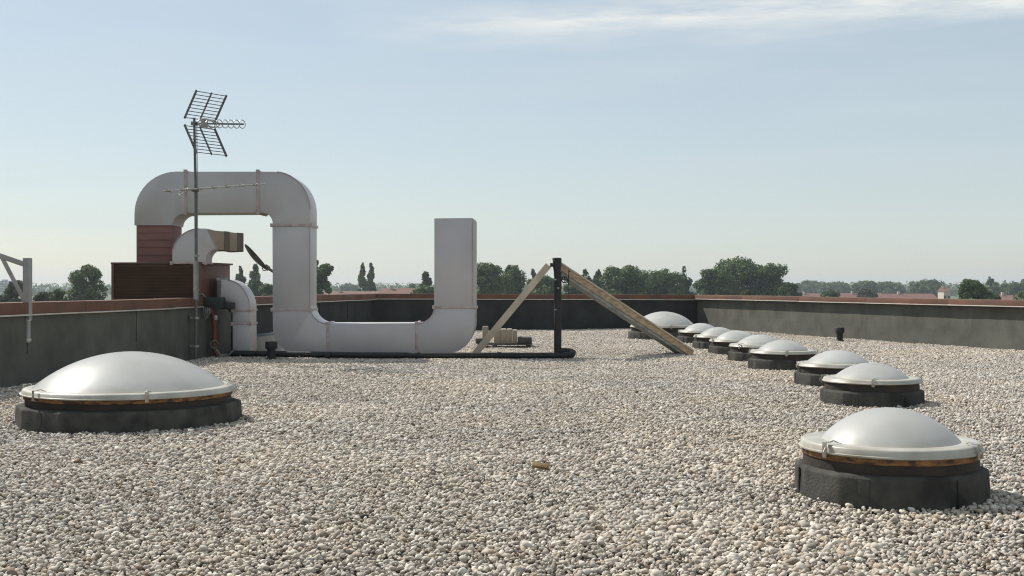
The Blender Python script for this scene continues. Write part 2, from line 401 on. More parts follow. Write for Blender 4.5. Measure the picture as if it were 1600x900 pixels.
# ------------------------------------------------------------------ parapets
def parapet(name, A, B, hA, hB, label, cop_h, panel, cop_len, outward, start_skip=None, proud=0.0, lap=True, over=0.05, skin='membrane'):
    A = Vector(A); B = Vector(B); d = (B - A); ln = d.length; d.normalize()
    nrm = Vector((d.y, -d.x, 0))
    if nrm.dot(outward) < 0: nrm = -nrm           # nrm points outwards
    t = thing(name, A, label, 'parapet wall')
    T = 0.30
    hh = lambda s: hA + (hB - hA) * s / ln
    def slab(s0, s1, o0, o1, z0, z1a, z1b, wob=0.0):
        p = []
        for s, z1 in ((s0, z1a), (s1, z1b)):
            q = A + d * s
            p += [q + nrm * o0 + Vector((0, 0, z0 if not callable(z0) else z0(s))), q + nrm * o1 + Vector((0, 0, z0 if not callable(z0) else z0(s))),
                  q + nrm * o1 + Vector((0, 0, z1)), q + nrm * o0 + Vector((0, 0, z1))]
        return p, [(0, 1, 2, 3), (7, 6, 5, 4), (0, 4, 5, 1), (1, 5, 6, 2), (2, 6, 7, 3), (3, 7, 4, 0)]
    m = MB(); m.add(*slab(0, ln, 0.0, T, -0.35, hA - 0.02, hB - 0.02)); m.build('wall', skin, t, smooth=0)
    s = 0.0; rr = random.Random(len(label))
    while s < ln - 0.05:
        e = min(ln, s + panel * rr.uniform(0.8, 1.2))
        if ln - e < 0.5: e = ln
        # each membrane sheet is a slightly slack grid proud of the wall; a lower course laps over the upper one
        nu = max(3, int((e - s) / 0.22)); nv = 5
        for course in (0, 1):
            m = MB(); off = rr.uniform(0.006, 0.010) + (0.012 if course == 0 else 0)
            for i in range(nu + 1):
                for j in range(nv + 1):
                    ss = s + 0.002 + (e - s - 0.004) * i / nu; top = hh(ss) - 0.06
                    mid = 0.40 * top + 0.03 * mnoise.noise(Vector((ss * 0.7, 4.4, len(name))))
                    zz = (-0.05 + (mid + 0.05) * j / nv) if course == 0 else (mid - 0.05 + (top - mid + 0.05) * j / nv)
                    w = mnoise.noise(Vector((ss * 1.1, zz * 2.0 + course * 7, 3.1 * len(name)))) * 0.006
                    m.v.append(A + d * ss - nrm * (off + w * (0 if i in (0, nu) else 1)) + Vector((0, 0, zz)))
            for i in range(nu):
                for j in range(nv):
                    a = i * (nv + 1) + j; m.f.append((a, a + 1, a + nv + 2, a + nv + 1))
            rim_i = [q for q in range(nv + 1)] + [i * (nv + 1) + nv for i in range(1, nu + 1)] + [nu * (nv + 1) + q for q in reversed(range(nv))]
            k = len(m.v)
            for q in rim_i: m.v.append(m.v[q] + nrm * 0.014)
            for q in range(len(rim_i) - 1): m.f.append((rim_i[q], rim_i[q + 1], k + q + 1, k + q))
            m.build('membrane_sheet', skin, t, smooth=40)
        if lap and e < ln:                         # welded lap strip over each joint
            m = MB(); q = A + d * e - nrm * 0.017
            m.add(*slab(e - 0.035, e + 0.035, -0.022, -0.004, -0.05, hh(e) - 0.07, hh(e) - 0.07)); m.build('lap_strip', skin, t, smooth=0, bevel=0.004)
        s = e
    s = 0.0
    while s < ln - 0.01:
        e = min(ln, s + cop_len)
        if ln - e < 0.6: e = ln
        dz = rr.uniform(-0.004, 0.004)
        m = MB(); m.add(*slab(s + 0.003, e - 0.003, -over, T + 0.05, (lambda q: hh(q) - cop_h + dz), hh(s) + dz, hh(e) + dz))
        c = m.build('coping', 'coping_red', t, smooth=30, bevel=0.006)
        m = MB(); m.add(*slab(s + 0.003, e - 0.003, -over - 0.018, -over + 0.02, (lambda q: hh(q) - cop_h + dz - 0.014), hh(s) - cop_h + dz + 0.006, hh(e) - cop_h + dz + 0.006))
        m.build('drip_edge', 'drip_metal', c, smooth=30, bevel=0.003)
        s = e
    return t

# left parapet, broken by the plant housing: near run up to the housing, far run behind it
def on_left(x):       # point on the left parapet's foot that shows at column x
    k = (x - 800.0) / F
    # PL + s*dl with X = k*Y
    s = (k * PL.y - PL.x) / (dl.x - k * dl.y)
    return PL + dl * s
HC = on_left(314)                  # housing's near corner
HD = on_left(361)                  # housing's far corner on the parapet line
outL = Vector((-1, 0.1, 0))
parapet('parapet_wall', PL0, HC, 1.12, 1.12, 'green-black parapet wall with red coping along the left edge of the roof', 0.165, 3.0, 3.2, outL)
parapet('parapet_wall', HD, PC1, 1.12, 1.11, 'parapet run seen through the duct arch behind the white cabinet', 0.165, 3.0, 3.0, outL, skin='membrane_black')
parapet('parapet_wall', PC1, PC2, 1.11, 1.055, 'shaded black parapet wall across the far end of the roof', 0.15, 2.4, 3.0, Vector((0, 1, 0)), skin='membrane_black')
parapet('parapet_wall', PC2, PR0, 1.055, 1.03, 'sunlit olive parapet wall with red coping along the right edge', 0.125, 4.2, 3.0, Vector((1, 0.2, 0)), over=0.14, lap=False)

# ------------------------------------------------------------------ gravel (nobody could count it): one object of packed pebbles
def pebble_shape(k):
    bm = bmesh.new(); bmesh.ops.create_icosphere(bm, subdivisions=2, radius=1.0)
    off = Vector((k * 7.3, k * 3.1, k * 1.7))
    for v in bm.verts:
        n = v.co.normalized()
        v.co = n * (1 + 0.40 * mnoise.noise(n * 1.15 + off) + 0.15 * mnoise.noise(n * 2.4 + off))
    vs_ = np.array([v.co[:] for v in bm.verts], dtype=np.float32)
    fs_ = np.array([[v.index for v in f.verts] for f in bm.faces], dtype=np.int32)
    bm.free(); return vs_, fs_
PEB = [pebble_shape(k) for k in range(14)]
TILE = 0.6; NC = 24
def euler_np(a, b, c):
    return np.array(Matrix.Rotation(c, 3, 'Z') @ Matrix.Rotation(b, 3, 'Y') @ Matrix.Rotation(a, 3, 'X'), dtype=np.float32)
def gravel_tile(seed, med, sig):
    g = np.random.default_rng(seed)
    V = []; Fc = []; tone = []; base = 0
    cell = TILE / NC
    items = []
    for i in range(NC):
        for j in range(NC):
            x = (i + 0.5 + g.uniform(-0.55, 0.55)) * cell - TILE / 2; y = (j + 0.5 + g.uniform(-0.55, 0.55)) * cell - TILE / 2
            items.append((x, y, g.uniform(-0.012, 0.010), 1.0))
    for _ in range(90):
        items.append((g.uniform(-.5, .5) * TILE, g.uniform(-.5, .5) * TILE, g.uniform(0.008, 0.016), 1.05))
    for (x, y, z, k) in items:
        vs_, fs_ = PEB[g.integers(len(PEB))]
        sz = float(np.clip(g.lognormal(math.log(med), sig), 0.0065, 0.034)) * k
        asp = g.uniform(0.60, 0.92); fl = g.uniform(0.42, 0.70)
        rot = euler_np(g.normal(0, 0.48), g.normal(0, 0.48), g.uniform(0, 6.283))
        p = (vs_ * np.array([sz, sz * asp, sz * fl], dtype=np.float32)) @ rot.T + np.array([x, y, z + 0.004], dtype=np.float32)
        V.append(p); Fc.append(fs_ + base); base += len(vs_); tone.append(np.full(len(vs_), g.uniform(), dtype=np.float32))
    V = np.concatenate(V); Fc = np.concatenate(Fc); tone = np.concatenate(tone)
    me = bpy.data.meshes.new('gravel_tile')
    me.vertices.add(len(V)); me.vertices.foreach_set('co', V.ravel())
    me.loops.add(Fc.size); me.loops.foreach_set('vertex_index', Fc.ravel())
    me.polygons.add(len(Fc)); me.polygons.foreach_set('loop_start', np.arange(0, Fc.size, 3, dtype=np.int32))
    me.update(calc_edges=True)
    at = me.attributes.new('tone', 'FLOAT', 'POINT'); at.data.foreach_set('value', tone)
    me.shade_smooth(); me.materials.append(MATS['pebble'])
    return bpy.data.objects.new('gravel_tile', me)      # data only, never linked to the scene
NT = 8
tiles = [gravel_tile(100 + k, (0.0126, 0.0143)[k % 2], (0.33, 0.38)[k % 2]) for k in range(NT)]
tile_col = bpy.data.collections.new('gravel_tiles')
for o in tiles: tile_col.objects.link(o)

def bed(x, y):
    return 0.016 * mnoise.noise(Vector((x * 0.55, y * 0.55, 1.7))) + 0.010 * mnoise.noise(Vector((x * 1.7, y * 1.7, 9.2)))
def inside(x, y, m=0.12):
    p = Vector((x, y, 0))
    def side(a, d): return d.x * (p.y - a.y) - d.y * (p.x - a.x)
    return side(PC1, dl) < m and side(PC1, db) < m and side(PC2, dr) < m
pts = []; rots = []; idx = []
y = 2.4
while y < 39.5:
    half = 0.421 * y + 2.6
    x = -math.ceil(half / TILE) * TILE
    while x < half:
        if inside(x, y):
            e = 0.3
            gx = (bed(x + e, y) - bed(x - e, y)) / (2 * e); gy = (bed(x, y + e) - bed(x, y - e)) / (2 * e)
            pts.append((x, y, bed(x, y) - 0.004)); rots.append((math.atan(gy), -math.atan(gx), 0.0)); idx.append(2 * random.randrange(NT // 2) + (1 if mnoise.noise(Vector((x * 0.4, y * 0.4, 5.5))) + random.uniform(-.25, .25) > 0 else 0))
        x += TILE
    y += TILE
me = bpy.data.meshes.new('gravel'); me.vertices.add(len(pts)); me.vertices.foreach_set('co', np.array(pts, dtype=np.float32).ravel())
a = me.attributes.new('tilt', 'FLOAT_VECTOR', 'POINT'); a.data.foreach_set('vector', np.array(rots, dtype=np.float32).ravel())
a = me.attributes.new('pick', 'INT', 'POINT'); a.data.foreach_set('value', np.array(idx, dtype=np.int32))
me.materials.append(MATS['pebble'])
gravel = bpy.data.objects.new('gravel', me); COL.objects.link(gravel)
tag(gravel, 'loose pale river pebbles covering the whole flat roof', 'gravel', kind='stuff')
ng = bpy.data.node_groups.new('gravel', 'GeometryNodeTree')
ng.interface.new_socket('Geometry', in_out='INPUT', socket_type='NodeSocketGeometry')
ng.interface.new_socket('Geometry', in_out='OUTPUT', socket_type='NodeSocketGeometry')
gi = ng.nodes.new('NodeGroupInput'); go = ng.nodes.new('NodeGroupOutput')
ci = ng.nodes.new('GeometryNodeCollectionInfo'); ci.inputs['Collection'].default_value = tile_col
ci.inputs['Separate Children'].default_value = True; ci.inputs['Reset Children'].default_value = True
ip = ng.nodes.new('GeometryNodeInstanceOnPoints'); ip.inputs['Pick Instance'].default_value = True
n1 = ng.nodes.new('GeometryNodeInputNamedAttribute'); n1.data_type = 'FLOAT_VECTOR'; n1.inputs['Name'].default_value = 'tilt'
n2 = ng.nodes.new('GeometryNodeInputNamedAttribute'); n2.data_type = 'INT'; n2.inputs['Name'].default_value = 'pick'
def first_out(n): return [s for s in n.outputs if s.enabled][0]
ng.links.new(gi.outputs[0], ip.inputs['Points']); ng.links.new(ci.outputs[0], ip.inputs['Instance'])
ng.links.new(first_out(n1), ip.inputs['Rotation']); ng.links.new(first_out(n2), ip.inputs['Instance Index'])
ng.links.new(ip.outputs[0], go.inputs[0])
md = gravel.modifiers.new('pebbles', 'NODES'); md.node_group = ng

# ================================================================== SKYLIGHT DOMES
def skylight(c, rb, label, clips, rusty, hs=0.83, turn=None, group='round skylight domes'):
    """rb: radius of the curb; heights stay the same for both sizes (hs scales them)"""
    c = Vector((c[0], c[1], bed(c[0], c[1])))
    t = thing('skylight_dome', c, label, 'skylight', group)
    rr = random.Random(int(c.x * 100 + c.y * 37))
    ph = rr.uniform(0, 6)
    phc = math.atan2(-c.y, -c.x) + (R(turn) if turn is not None else ph)
    hb = 0.195 * hs; hr = 0.305 * hs
    w1 = lambda a, z: 0.006 * math.sin(3 * a + ph) + 0.004 * math.sin(7 * a + ph * 2 + z * 20)
    m = MB(); m.lathe([(rb * 1.012, -0.06), (rb * 1.0, 0.06), (rb * 0.995, hb - 0.02), (rb * 0.985, hb), (rb * 0.93, hb + 0.006), (rb * 0.80, hb + 0.006), (rb * 0.80, -0.06)], c, 12, w1, phc)
    cu = m.build('curb', 'curb_felt', t, smooth=40, bevel=0.02)
    for k in range(5):                                       # welded laps of the felt
        a = phc + (round(k * 12 / 5) + 0.5) * math.pi / 6
        ca, sa = math.cos(a), math.sin(a)
        rot = Matrix(((ca, -sa, 0), (sa, ca, 0), (0, 0, 1)))
        m = MB(); m.box(c + rot @ Vector((rb * 1.006 * math.cos(math.pi / 12), 0, hb * 0.44)), (0.010, 0.07, hb * 0.96), rot, 0.97)
        m.build('felt_lap', 'curb_felt', cu, bevel=0.004)
    ri = rb * 0.905
    m = MB(); m.lathe([(ri, hb), (ri, hr - 0.045), (ri * 0.995, hr - 0.02), (ri * 0.995, hr), (ri * 0.86, hr), (ri * 0.86, hb - 0.1)], c, 48, lambda a, z: 0.004 * math.sin(5 * a + ph))
    m.build('upstand_ring', 'ring_felt', t, smooth=40)
    if rusty:
        m = MB(); m.lathe([(ri * 1.008, hr - 0.042), (ri * 1.014, hr - 0.037), (ri * 1.016, hr + 0.004), (ri * 0.97, hr + 0.006)], c, 56, lambda a, z: (0.004 * math.sin(9 * a + ph) if z < hr - 0.04 else 0))
        m.build('rust_band', 'rust', t, smooth=40)
    rf = rb * 0.948; rd = rb * (0.715 if rb < 0.8 else 0.845)
    zf0 = hr - 0.006; zf1 = hr + 0.050 * hs
    m = MB()
    m.lathe([(rf * 0.90, zf0 + 0.004), (rf * 0.985, zf0), (rf * 1.0, zf0 + 0.006), (rf * 1.0, zf0 + 0.014), (rf * 0.985, zf0 + 0.018), (rf * 0.975, zf1 - 0.008), (rf * 0.962, zf1), (rf * 0.93, zf1 + 0.004), (rd * 1.015, zf1 + 0.004), (rd * 0.97, zf1 + 0.002)], c, 72)
    m.build('rim', 'rim_plastic', t, smooth=50)
    hd = (0.555 if rb < 0.8 else 0.69) * hs - zf1
    prof = []
    Rs = (rd * rd + hd * hd) / (2 * hd)
    amax = math.asin(min(1, rd / Rs))
    for i in range(22):
        a = amax * (1 - i / 21)
        prof.append((max(Rs * math.sin(a), 0.0005), zf1 + 0.004 + Rs * math.cos(a) - (Rs - hd)))
    m = MB(); m.lathe(prof, c, 72)
    m.build('dome', 'opal_acrylic', t, smooth=60)
    for ang in clips:                                         # angle from the camera-facing side, positive to the right
        a = math.atan2(-c.y, -c.x) + R(ang)
        er = Vector((math.cos(a), math.sin(a), 0)); et = Vector((-er.y, er.x, 0))
        rot = Matrix((er, et, Vector((0, 0, 1)))).transposed()
        m = MB(); m.box(c + er * (rf * 1.012) + Vector((0, 0, (zf0 + zf1) / 2 + 0.002)), (0.006, 0.034, zf1 - zf0 + 0.035), rot)
        m.box(c + er * (rf * 1.012 - 0.018) + Vector((0, 0, zf1 + 0.019)), (0.042, 0.034, 0.005), rot)
        m.box(c + er * (rf * 1.012 - 0.02) + Vector((0, 0, zf0 - 0.017)), (0.044, 0.03, 0.005), rot)
        k = m.build('clip', 'brass_clip', t, bevel=0.0015)
        m = MB()
        p0 = c + er * (rf * 1.012 - 0.035) + Vector((0, 0, zf1 + 0.021))
        m.tube([p0 + et * 0.010, p0 + et * 0.012 - er * 0.03 + Vector((0, 0, 0.006)), p0 + et * 0.03 - er * 0.055 - Vector((0, 0, 0.006)), p0 + et * 0.055 - er * 0.06 - Vector((0, 0, 0.008))], 0.0045, 6)
        m.build('hook', 'brass_clip', k)
        MB().tube([c + er * (rf * 1.012 + 0.004) + et * 0.012 + Vector((0, 0, zf1 - 0.01)), c + er * (rf * 1.012 + 0.02) + et * 0.012 + Vector((0, 0, zf0 + 0.02)), c + er * (rf * 1.012 + 0.012) + et * 0.012 + Vector((0, 0, zf0 - 0.012))], 0.0035, 6).build('latch_wire', 'brass_clip', k)
    return t

skylight((-3.78, 12.04), 1.077, 'very large white dome with rusty band in the left foreground by the parapet', (-56, 8, 74, 140, -150, -104), True, 1.0, -65)
skylight((2.43, 7.82), 0.602, 'nearest small white dome with rusty band in the right foreground', (-42, 64, 150, -128), True, 1.0, -30)
skylight((4.14, 14.01), 0.583, 'second nearest dome of the right-hand row, behind the rusty banded one', (2, -86, 100, 180), False)
skylight((4.42, 16.5), 0.585, 'third dome of the right-hand row, half hidden by the second', (25, -72, 110, 190), False)
skylight((4.39, 19.70), 0.565, 'fourth dome of the right-hand row, standing clear in the middle', (6, -80, 95, 185), False)
skylight((4.45, 21.85), 0.575, 'fifth dome of the right-hand row, left of the clear middle one', (40, -40, 120, 200), False)
skylight((4.42, 23.95), 0.56, 'sixth dome of the right-hand row, between fifth and seventh', (30, -60, 120, 200), False)
skylight((4.42, 26.05), 0.56, 'seventh dome of the right-hand row, near the foot of the leaning beam', (15, -65, 110, 190), False)
skylight((4.40, 28.3), 0.56, 'farthest small dome, just in front of the big far dome', (15, -75, 110, 190), False)
skylight((3.84, 30.75), 0.905, 'big far dome at the back corner behind the leaning beam', (12, -52, 75, 140, -110), False, 1.0)

# ================================================================== PLANT HOUSING AND DUCTS
dn = Vector((dl.y, -dl.x, 0))                   # points into the roof (right)
HZ = pZ(412, HC.y)
W = 1.72                                        # housing length to the left
h = thing('plant_housing', HC, 'low red-brown louvred plant housing behind the left parapet', 'plant housing')
def hp(s, o, z): q = HC + dl * s - dn * o; return Vector((q.x, q.y, z))
hl = (HD - HC).length
rotH = Matrix((dn, dl, Vector((0, 0, 1)))).transposed()
m = MB(); m.box(hp(hl / 2, W / 2, (HZ + 0.9) / 2 + 0.0), (W - 0.03, hl - 0.03, HZ - 0.9), rotH); m.build('cabinet', 'panel_red', h, bevel=0.01)
m = MB(); m.box(hp(hl / 2, W / 2, 0.30), (W + 0.0, hl + 0.02, 1.22), rotH); m.build('upstand', 'membrane', h, bevel=0.02)
m = MB(); m.box(hp(hl / 2, W / 2, HZ + 0.012), (W + 0.06, hl + 0.06, 0.035), rotH); m.build('cap', 'louvre_red', h, bevel=0.006)
fw = W - 0.06
for i in range(12):                               # louvre blades on the near side
    z = 1.0 + (HZ - 1.0 - 0.04) * (i + 0.5) / 12
    rotb = rotH @ Matrix.Rotation(R(-62), 3, 'X')
    m = MB(); m.box(hp(-0.012, 0.02 + fw / 2, z), (fw, 0.068, 0.008), rotb); m.build('louvre_blade', 'louvre_red', h)
for o in (0.012, W - 0.012):
    m = MB(); m.box(hp(-0.018, o, (HZ + 0.95) / 2), (0.05, 0.05, HZ - 0.95), rotH); m.build('corner_post', 'panel_red', h, bevel=0.004)

def duct_part(t, name, pix, Yf, Yb, material='galvanised', bevel=0.012, smooth=40):
    m = MB(); m.prism([(pX(x, Yf), pZ(y, Yf)) for x, y in pix], Yf, Yb)
    return m.build(name, material, t, smooth=smooth, bevel=bevel)
def flange(t, x0, y0, x1, y1, Yf, Yb, w=0.05, e=0.012, material='seam_metal'):
    """collar round the duct at a joint; (x0,y0)-(x1,y1) is the joint line across the front face"""
    a = px(x0, y0, Yf); b = px(x1, y1, Yf); d = (b - a).normalized(); ln = (b - a).length
    s = Vector((-d.z, 0, d.x))
    rot = Matrix((d, Vector((0, 1, 0)), s)).transposed()
    m = MB(); m.box((a + b) / 2 + Vector((0, (Yb - Yf) / 2, 0)), (ln + 2 * e, (Yb - Yf) + 2 * e, w), rot)
    o = m.build('joint_collar', material, t, bevel=0.004)
    m = MB()
    for p in (a, b):
        m.box(p + Vector((0, -e - 0.006, 0)), (0.05, 0.012, 0.07), rot)
    m.build('corner_cleat', 'seam_metal', o, bevel=0.003)
    return o
def seam(t, pix, Yf, r=0.009, off=0.004):
    m = MB(); m.tube([px(x, y, Yf) + Vector((0, -off, 0)) for x, y in pix], r, 6); m.build('edge_seam', 'seam_metal', t)

Yf, Yb = 23.0, 23.78
d1 = thing('air_duct', (pX(570, Yf), (Yf + Yb) / 2, 0), 'large grey sheet metal duct arching from the housing and ending in an upright stub', 'air duct')
# red painted riser out of the housing
duct_part(d1, 'riser', [(213, 351), (268, 351), (268, 413), (213, 413)], Yf + 0.03, Yb - 0.03, 'duct_primer', 0.01)
m = MB()
for yy in (363, 374, 386, 398): m.box(((pX(213, Yf) + pX(268, Yf)) / 2, Yf + 0.022, pZ(yy, Yf)), (pX(268, Yf) - pX(213, Yf) - 0.02, 0.02, 0.014))
m.build('stiffening_rib', 'duct_primer', d1, bevel=0.003)
eo = arc(276, 334, 66, 180, 270, 12); ei = list(reversed(arc(291, 352, 22, 180, 270, 8, 19)))
duct_part(d1, 'elbow', [(210, 352)] + eo + [(290, 268), (290, 333)] + ei[0:] + [(269, 352)], Yf, Yb)
duct_part(d1, 'straight_duct', [(290, 268), (403, 268), (403, 332.5), (290, 333)], Yf + 0.004, Yb - 0.004)
eo = arc(428, 330, 57, 270, 360, 12, 62); ei = list(reversed(arc(411, 350, 15, 270, 360, 7, 17.5)))
duct_part(d1, 'elbow', [(403, 268)] + eo + [(485, 352), (425.5, 352)] + ei + [(403, 332.5)], Yf, Yb)
duct_part(d1, 'straight_duct', [(425.5, 352), (485, 352), (484.5, 484), (426, 484)], Yf + 0.004, Yb - 0.004)
ei = arc(512, 478, 27.5, 180, 90, 9, 27.5); eo = arc(466, 514, 39.5, 90, 180, 9, 39)
duct_part(d1, 'elbow', [(426, 484), (484.5, 484)] + ei + [(512, 553)] + eo[0:] , Yf, Yb)
duct_part(d1, 'straight_duct', [(512, 505.5), (651, 505), (651, 553), (512, 553)], Yf + 0.004, Yb - 0.004)
ei = arc(653, 480, 25.5, 90, 0, 8, 25); eo = arc(693, 504, 50, 0, 90, 10, 49)
duct_part(d1, 'elbow', [(651, 505)] + ei + [(678.5, 480), (743, 480)] + eo + [(651, 553)], Yf, Yb)
duct_part(d1, 'upright_stub', [(678.5, 341), (738, 340.5), (743.5, 344.5), (743, 480), (678.5, 480)], Yf + 0.004, Yb - 0.004)
for q in ((290, 267, 290, 334), (403, 267, 403, 333.5), (424.5, 352, 486, 352), (425, 484, 485.5, 484), (512, 504.5, 512, 553), (651, 504, 651, 553), (677.5, 480, 744, 480)):
    flange(d1, *q, Yf, Yb)
seam(d1, [(743, 484)] + arc(693, 504, 50, 0, 80, 10, 49), Yf)
seam(d1, [(484.5, 356), (484.5, 480)], Yf); seam(d1, [(738.5, 344), (738.5, 477)], Yf, 0.006)
seam(d1, arc(428, 330, 57, 275, 358, 12, 62), Yf)
seam(d1, arc(512, 478, 27.5, 178, 95, 9, 27.5), Yf); seam(d1, arc(653, 480, 25.5, 86, 4, 8, 25), Yf)
m = MB()
for xx in (470, 600, 700): m.box((pX(xx, Yf), (Yf + Yb) / 2, 0.02), (0.12, Yb - Yf - 0.08, 0.09))
m.build('foot_rail', 'dark_steel', d1)

# gooseneck outlet on the housing
Y2, Y2b = 22.45, 22.95
d2 = thing('gooseneck_vent', (pX(295, Y2), Y2, HZ + 0.03), 'grey gooseneck vent with brown outlet mouth on top of the plant housing', 'vent')
eo = arc(312, 399, 43, 180, 270, 12, 42); ei = list(reversed(arc(337, 407, 16, 180, 270, 8, 17)))
duct_part(d2, 'elbow', [(269, 412)] + eo + [(322, 357)] + [(337, 390)] + ei[1:] + [(321, 412)], Y2, Y2b, 'galvanised')
# mouth turned away to the right
A0 = px(319, 357, Y2); A1 = px(333, 390, Y2)
def mouth(name, s0, s1, material, grow=0.0, parent=d2):
    hd = Vector((0.80, 0.60, -0.03)).normalized(); sd = Vector((0.60, -0.80, 0)).normalized()
    zt = pZ(358, Y2); zb = pZ(389, Y2)
    c0 = Vector((pX(317, Y2), Y2 + 0.02, 0))
    P = []
    for s in (s0, s1):
        k = 1 - 0.10 * s
        zc = (zt + zb) / 2 - 0.06 * s; hz = (zt - zb) / 2 * k + grow
        for (o, z) in ((grow, -hz), (-0.50 - grow, -hz), (-0.50 - grow, hz), (grow, hz)):
            q = c0 + hd * s + sd * o
            P.append(Vector((q.x, q.y, zc + z)))
    m = MB(); m.add(P, [(0, 1, 2, 3), (7, 6, 5, 4), (0, 4, 5, 1), (1, 5, 6, 2), (2, 6, 7, 3), (3, 7, 4, 0)])
    return m.build(name, material, parent, bevel=0.006)
mouth('outlet_duct', 0.0, 0.42, 'duct_bounce_tan'); mouth('collar', 0.42, 0.52, 'duct_dark', 0.008); mouth('outlet_band', 0.52, 0.68, 'duct_bounce_tan', 0.0); mouth('mouth_frame', 0.68, 0.80, 'duct_dark', 0.008)
flange(d2, 268, 411, 322, 411, Y2, Y2b, 0.03)
seam(d2, arc(312, 399, 43, 182, 268, 12, 42), Y2)

# elbow duct from the housing's side down to the roof
Y3, Y3b = 22.85, 23.45
d3 = thing('elbow_duct', (pX(378, Y3), Y3, 0), 'small grey elbow duct dropping from the plant housing to the gravel', 'air duct')
eo = arc(352, 482, 38.5, 270, 360, 12, 45); ei = list(reversed(arc(346, 488, 17.5, 270, 360, 8, 19)))
duct_part(d3, 'elbow', [(339, 437)] + eo + [(390.5, 485), (363.5, 485)] + ei[:] + [(339, 469)], Y3, Y3b)
duct_part(d3, 'straight_duct', [(363.5, 485), (390.5, 485), (390.5, 506), (363.5, 506)], Y3 + 0.004, Y3b - 0.004)
duct_part(d3, 'straight_duct', [(363.5, 506), (390.5, 506), (391, 557), (364, 557)], Y3, Y3b)
flange(d3, 363, 485, 391, 485, Y3, Y3b, 0.035); flange(d3, 363, 506, 391, 506, Y3, Y3b, 0.035)
flange(d3, 342, 436, 342, 470, Y3, Y3b, 0.06, 0.03, 'dark_steel')
seam(d3, [(346, 437), (346, 450), (345, 466)], Y3, 0.014); seam(d3, arc(352, 482, 38.5, 275, 358, 12, 45), Y3)

# white cabinet behind
wc = thing('equipment_cabinet', (pX(416, 24.2), 24.5, 0), 'low white metal cabinet with sloping lid behind the duct arch', 'cabinet')
m = MB(); m.prism([(pX(396, 24.2), 0.02), (pX(440, 24.2), 0.02), (pX(440, 24.2), pZ(520, 24.2)), (pX(396, 24.2), pZ(526, 24.2))], 24.2, 24.9); m.build('body', 'white_metal', wc, bevel=0.008)
m = MB(); m.prism([(pX(395, 24.2), pZ(525.8, 24.2)), (pX(441, 24.2), pZ(519.6, 24.2)), (pX(441, 24.2), pZ(518, 24.2)), (pX(395, 24.2), pZ(524, 24.2))], 24.16, 24.94); m.build('lid', 'blue_sheet', wc)

# black box with cables where the mast meets the parapet
bx = HC + dn * 0.16 + dl * 0.12
t = thing('junction_box', (bx.x, bx.y, 0.9), 'black weatherproof junction box at the parapet end by the mast', 'junction box')
rotL = Matrix((dn, dl, Vector((0, 0, 1)))).transposed()
m = MB(); m.box((bx.x + 0.05, bx.y, pZ(473, bx.y)), (0.36, 0.22, 0.20), rotL); m.build('case', 'black_box', t, bevel=0.02)
m = MB(); m.box((bx.x + 0.27, bx.y + 0.12, pZ(478, bx.y)), (0.22, 0.2, 0.13), rotL); m.build('side_case', 'black_box', t, bevel=0.02)
m = MB(); m.tube([px(x, y, 23.0) for x, y in ((337, 474), (344, 471), (352, 473), (359, 479), (362, 488))], [0.05, 0.07, 0.075, 0.06, 0.03], 9); m.build('elbow_shade_lump', 'black_plastic', t)  # black lump added to stand for the dark shadow inside the elbow's curve
for k in range(4):
    m = MB(); x0 = bx.x - 0.12 + 0.035 * k
    m.tube([(x0, bx.y - .13, pZ(480, bx.y)), (x0 + .02, bx.y - .17, pZ(490, bx.y)), (x0 + .05 - .02 * k, bx.y - .16, pZ(500 - 2 * k, bx.y)), (x0 + .06, bx.y - .13, pZ(482, bx.y))], 0.007, 6); m.build('cable', 'cable_grey', t)
m = MB(); m.tube([(bx.x - .2, bx.y - .12, pZ(470, bx.y)), (bx.x - .26, bx.y - .14, pZ(466, bx.y)), (bx.x - .22, bx.y - .14, pZ(460, bx.y)), (bx.x - .14, bx.y - .14, pZ(459, bx.y)), (bx.x - .08, bx.y - .12, pZ(464, bx.y))], 0.012, 8); m.build('cable', 'cable_grey', t)
m = MB(); m.box((bx.x + 0.11, bx.y - 0.13, pZ(496, bx.y)), (0.05, 0.05, 0.09)); m.build('socket', 'aluminium', t, bevel=0.006)

yr = HC.y + 0.25
t = thing('red_hose', (pX(334, yr), yr, 0), 'thick red hose hanging from the junction box to the gravel', 'hose')
m = MB(); m.tube([px(x, y, yr) for x, y in ((329, 478), (331, 486), (334, 497), (335, 512), (335, 528), (334, 540), (336, 549), (340, 556))], [0.05, 0.055, 0.055, 0.05, 0.05, 0.05, 0.045, 0.045], 12); m.build('hose', 'red_hose', t)
m = MB(); m.tube([px(335, 538, yr - .06) + Vector((0.07 * math.cos(a), 0, 0.07 * math.sin(a))) for a in np.linspace(0, 5.6, 14)], 0.012, 6); m.build('coil', 'cable_grey', t)
t2 = tag(MB().tube([px(x, y, yr - 0.25) for x, y in ((338, 546), (343, 553), (350, 557), (358, 554), (364, 548), (367, 545))], 0.018, 8).build('cable', 'cable_grey', org=gnd(350, 560)), 'loose grey cable curling between red hose and elbow duct', 'cable')

# small sockets on the parapet
for yy, lb in ((497, 'upper small grey junction plate on the left parapet beside the mast'), (541, 'lower small grey junction plate on the left parapet beside the mast')):
    q = on_left(294); q = q + dn * 0.03
    c = Vector((q.x, q.y, pZ(yy, q.y)))
    t = thing('wall_plate', c, lb, 'wall plate', 'small plates on the parapet')
    m = MB(); m.box(c, (0.03, 0.085, 0.075), rotL); m.build('plate', 'dark_steel', t, bevel=0.008)
    m = MB(); m.box(c + dn * 0.02, (0.03, 0.045, 0.04), rotL); m.build('knob', 'grey_steel', t, bevel=0.006)

